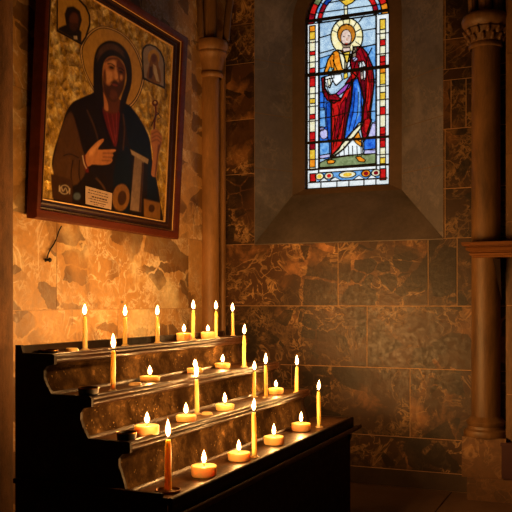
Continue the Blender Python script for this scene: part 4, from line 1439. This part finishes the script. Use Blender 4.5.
def votive(x, y, z, hgt, fh, r, label, group):
    t = thing('votive_candle', label, 'candle', (x, y, z), group)
    bm = bmesh.new()
    lathe(bm, [(r * .9, 0), (r * .97, hgt * .12), (r, hgt * .5), (r * 1.01, hgt * .86), (r * .97, hgt * .97), (r * .86, hgt), (r * .78, hgt * .96), (r * .4, hgt * .92), (0.004, hgt * .91)], (x, y, z), 32, True, .012)
    obj('wax_body', bm, M_waxpale, t, 50)
    bm = bmesh.new(); tube(bm, [(x, y, z + hgt * .9), (x, y, z + hgt + .006), (x + .001, y, z + hgt + .012)], .0018, 6); obj('wick', bm, M_wick, t, 60)
    flame(t, (x, y, z + hgt + .003), fh, .0122, random.uniform(-.06, .06))
    falloff_light('candle_light', (0, 0, hgt + .003 + fh * .5), CANDLE_W, t)
    return t


random.seed(21)
TIER = {1: 'top shelf', 2: 'second shelf', 3: 'third shelf', 4: 'front tray'}
C = {1: [('t', 85, 350, 317, 303, 'lit taper candle at far left of the top shelf, leftmost taper there'),
         ('t', 125, 344, 318, 304, 'lit taper candle on top shelf, second taper from its left end'),
         ('t', 157.5, 341, 317, 304, 'lit taper candle on top shelf, third taper from its left end'),
         ('t', 193, 338.5, 311, 299, 'lit taper candle on top shelf standing between the two votives'),
         ('t', 216, 336.5, 311, 300, 'lit taper candle on top shelf, second taper from its right end'),
         ('t', 233, 335, 313, 302, 'lit taper candle at the right end of the top shelf'),
         ('v', 184, 336.5, 333, 323, 'left of the two small lit votives on the top shelf'),
         ('v', 208, 335.5, 332, 324, 'right of the two small lit votives on the top shelf')],
     2: [('t', 113, 391, 351, 332, 'tall lit taper candle at the left end of the second shelf'),
         ('v', 150, 381, 376, 364, 'lit votive beside a flat wax stub on second shelf, leftmost votive there'),
         ('v', 195, 373, 368, 358, 'lit votive on second shelf, partly hidden behind a tall taper flame'),
         ('v', 222.5, 368, 363, 353, 'lit votive on second shelf, rightmost votive there'),
         ('t', 244, 367, 336, 323, 'tall lit taper candle at the right end of the second shelf')],
     3: [('v', 147, 435, 425, 410, 'lit votive next to dark empty cup on third shelf, leftmost votive there'),
         ('t', 197, 414, 380, 358, 'lit taper with tall flame on third shelf, leftmost taper there'),
         ('v', 186, 421, 415, 401, 'lit votive just left of the tall flamed taper on third shelf'),
         ('v', 225, 410, 404, 391, 'lit votive on third shelf in the gap between two tapers'),
         ('t', 254, 397, 372, 360, 'lit taper on third shelf, left of the close pair near its right end'),
         ('t', 266, 398, 366, 352, 'lit taper on third shelf, right of the close pair, beside a votive'),
         ('v', 276, 394, 388, 379, 'lit votive on third shelf, rightmost votive there between two tapers'),
         ('t', 296.5, 393, 367, 354, 'lit taper candle at the right end of the third shelf')],
     4: [('t', 168, 492, 440, 417, 'largest lit orange taper standing in drip dish at left end of front tray'),
         ('v', 204, 476, 465, 448, 'thick lit votive at left of front tray beside the largest taper'),
         ('v', 239, 460, 452, 438, 'lit votive in front tray just left of the middle taper'),
         ('t', 254.5, 457, 413, 397, 'lit taper in the middle of the front tray between two votives'),
         ('v', 274, 444, 436, 422, 'lit votive in front tray just right of the middle taper'),
         ('v', 301, 430, 423, 410, 'lit votive in front tray beside the right end taper'),
         ('t', 319, 427, 392, 379, 'lit taper candle at the right end of the front tray')]}
XLIM = {1: (-1.865, -1.77), 2: (-1.745, -1.615), 3: (-1.59, -1.462), 4: (-1.425, -1.32)}
VR = {(1, 184): .036, (1, 208): .036, (2, 150): .041, (2, 195): .037, (2, 222.5): .037, (3, 147): .043, (3, 186): .040, (3, 225): .040, (3, 276): .038,
      (4, 204): .0475, (4, 239): .0455, (4, 274): .046, (4, 301): .047}
CP = []
for k in C:
    z = TZ[k]
    for (kd, px, py, pw, pf, lab) in C[k]:
        X, Y = on_z(px, py, z)
        lo, hi = XLIM[k]
        if kd == 'v':
            r_ = VR[(k, px)]
            lo += r_ - .012; hi -= r_ - .028
        if not lo <= X <= hi:                      # keep the foot on its shelf, same line of sight
            Xn = min(max(X, lo), hi)
            rr = ray(px, 303)
            Y = rr.y / rr.x * Xn; X = Xn
        d = -X * ST + Y * CT
        zt_ = H - (pw - 303) * d / F
        zf_ = H - (pf - 303) * d / F
        hh = max(zt_ - z, .016); fh = max(zf_ - zt_ - .004, .03)
        CP.append((k, px, X, Y))
        if kd == 't':
            taper(X, Y, z, hh, fh, 0.0088 if k != 4 else .0102 if px > 200 else .0114, random.uniform(-.02, .02), lab, 'lit taper candles')
        else:
            votive(X, Y, z, hh, fh, VR[(k, px)], lab, 'lit votive candles')

# burnt out cups, stubs and the drip dish
def cup(px, py, k, r, h_, label):
    z = TZ[k]; X, Y = on_z(px, py, z)
    X = min(max(X, XLIM[k][0] + .02), XLIM[k][1] - .012); rr = ray(px, 303); Y = max(rr.y / rr.x * X, YN + .014 + r)
    t = thing('candle_cup', label, 'candle cup', (X, Y, z), 'empty candle cups')
    bm = bmesh.new()
    lathe(bm, [(r * .86, 0), (r * .95, h_ * .3), (r, h_), (r * .93, h_), (r * .86, h_ * .4), (0.002, h_ * .3)], (X, Y, z), 28)
    obj('cup_body', bm, M_iron, t, 50)
    bm = bmesh.new()
    n = 28; rings = []
    for rr_, zz in ((r * .93, h_), (r * .97, h_ + .0025), (r * 1.01, h_ + .0005), (r * 1.0, h_ - .002)):
        rings.append([bm.verts.new((X + rr_ * math.cos(2 * PI * i / n), Y + rr_ * math.sin(2 * PI * i / n), z + zz)) for i in range(n)])
    for A_, B_ in zip(rings, rings[1:]):
        for i in range(n):
            bm.faces.new((A_[i], A_[(i + 1) % n], B_[(i + 1) % n], B_[i]))
    obj('cup_rim', bm, M_brass, t, 50)
    bm = bmesh.new(); lathe(bm, [(r * .86, h_ * .42), (r * .5, h_ * .5), (.002, h_ * .52)], (X, Y, z), 24, False); obj('wax_residue', bm, M_pool, t, 50)

cup(80, 398, 2, .036, .028, 'dark empty candle cup with bright rim at left end of second shelf')
cup(117, 444, 3, .034, .028, 'dark empty candle cup with bright rim at left end of third shelf')
cup(49, 353, 1, .033, .010, 'low empty candle cup at left end of the top shelf')
def stub(px, py, k, r, h_, label):
    z = TZ[k]; X, Y = on_z(px, py, z)
    X = min(max(X, XLIM[k][0] + .02), XLIM[k][1] - .01); rr = ray(px, 303); Y = rr.y / rr.x * X
    bm = bmesh.new()
    lathe(bm, [(r * 1.05, 0), (r, h_ * .6), (r * .85, h_), (r * .5, h_ * .85), (.002, h_ * .8)], (X, Y, z), 24, True, .05)
    tag(obj('wax_stub', bm, M_pool, None, 60), label, 'candle stub', 'melted wax stubs')
stub(72, 351, 1, .024, .011, 'flat melted wax stub left of the first taper on the top shelf')
stub(135, 385, 2, .024, .010, 'flat melted wax stub between taper and votive on the second shelf')
stub(207, 414.5, 3, .022, .010, 'flat melted wax stub between taper and votive on the third shelf')
kx, ky = [(a, b) for (k, p, a, b) in CP if k == 4 and p == 168][0]
bm = bmesh.new()
lathe(bm, [(.040, .0), (.043, .004), (.044, .010), (.040, .0105), (.037, .004), (.018, .0035), (.018, .002)], (kx, ky, TZ[4] - .0005), 32, False)
obj_d = obj('drip_dish', bm, M_brass, None, 50)
tag(obj_d, 'shallow brass drip dish around foot of largest taper in front tray', 'dish')

# ------------------------------------------------------------------ sky and fill light
w = bpy.data.worlds.new('overcast_sky'); sc.world = w
w.use_nodes = True
bg = w.node_tree.nodes['Background']
bg.inputs[0].default_value = (0.93, 0.97, 1.0, 1)
bg.inputs[1].default_value = 1.15
# dim unseen lamp, added as warm fill from above
def lamp(name, loc, energy, col, size):
    ld = bpy.data.lights.new(name, 'POINT'); ld.energy = energy; ld.color = col; ld.shadow_soft_size = size
    lo = bpy.data.objects.new(name, ld); COL.objects.link(lo); lo.location = loc
lamp('fill_lamp', (0.9, 1.2, 3.9), 1.5, (1.0, 0.55, 0.25), 0.25)
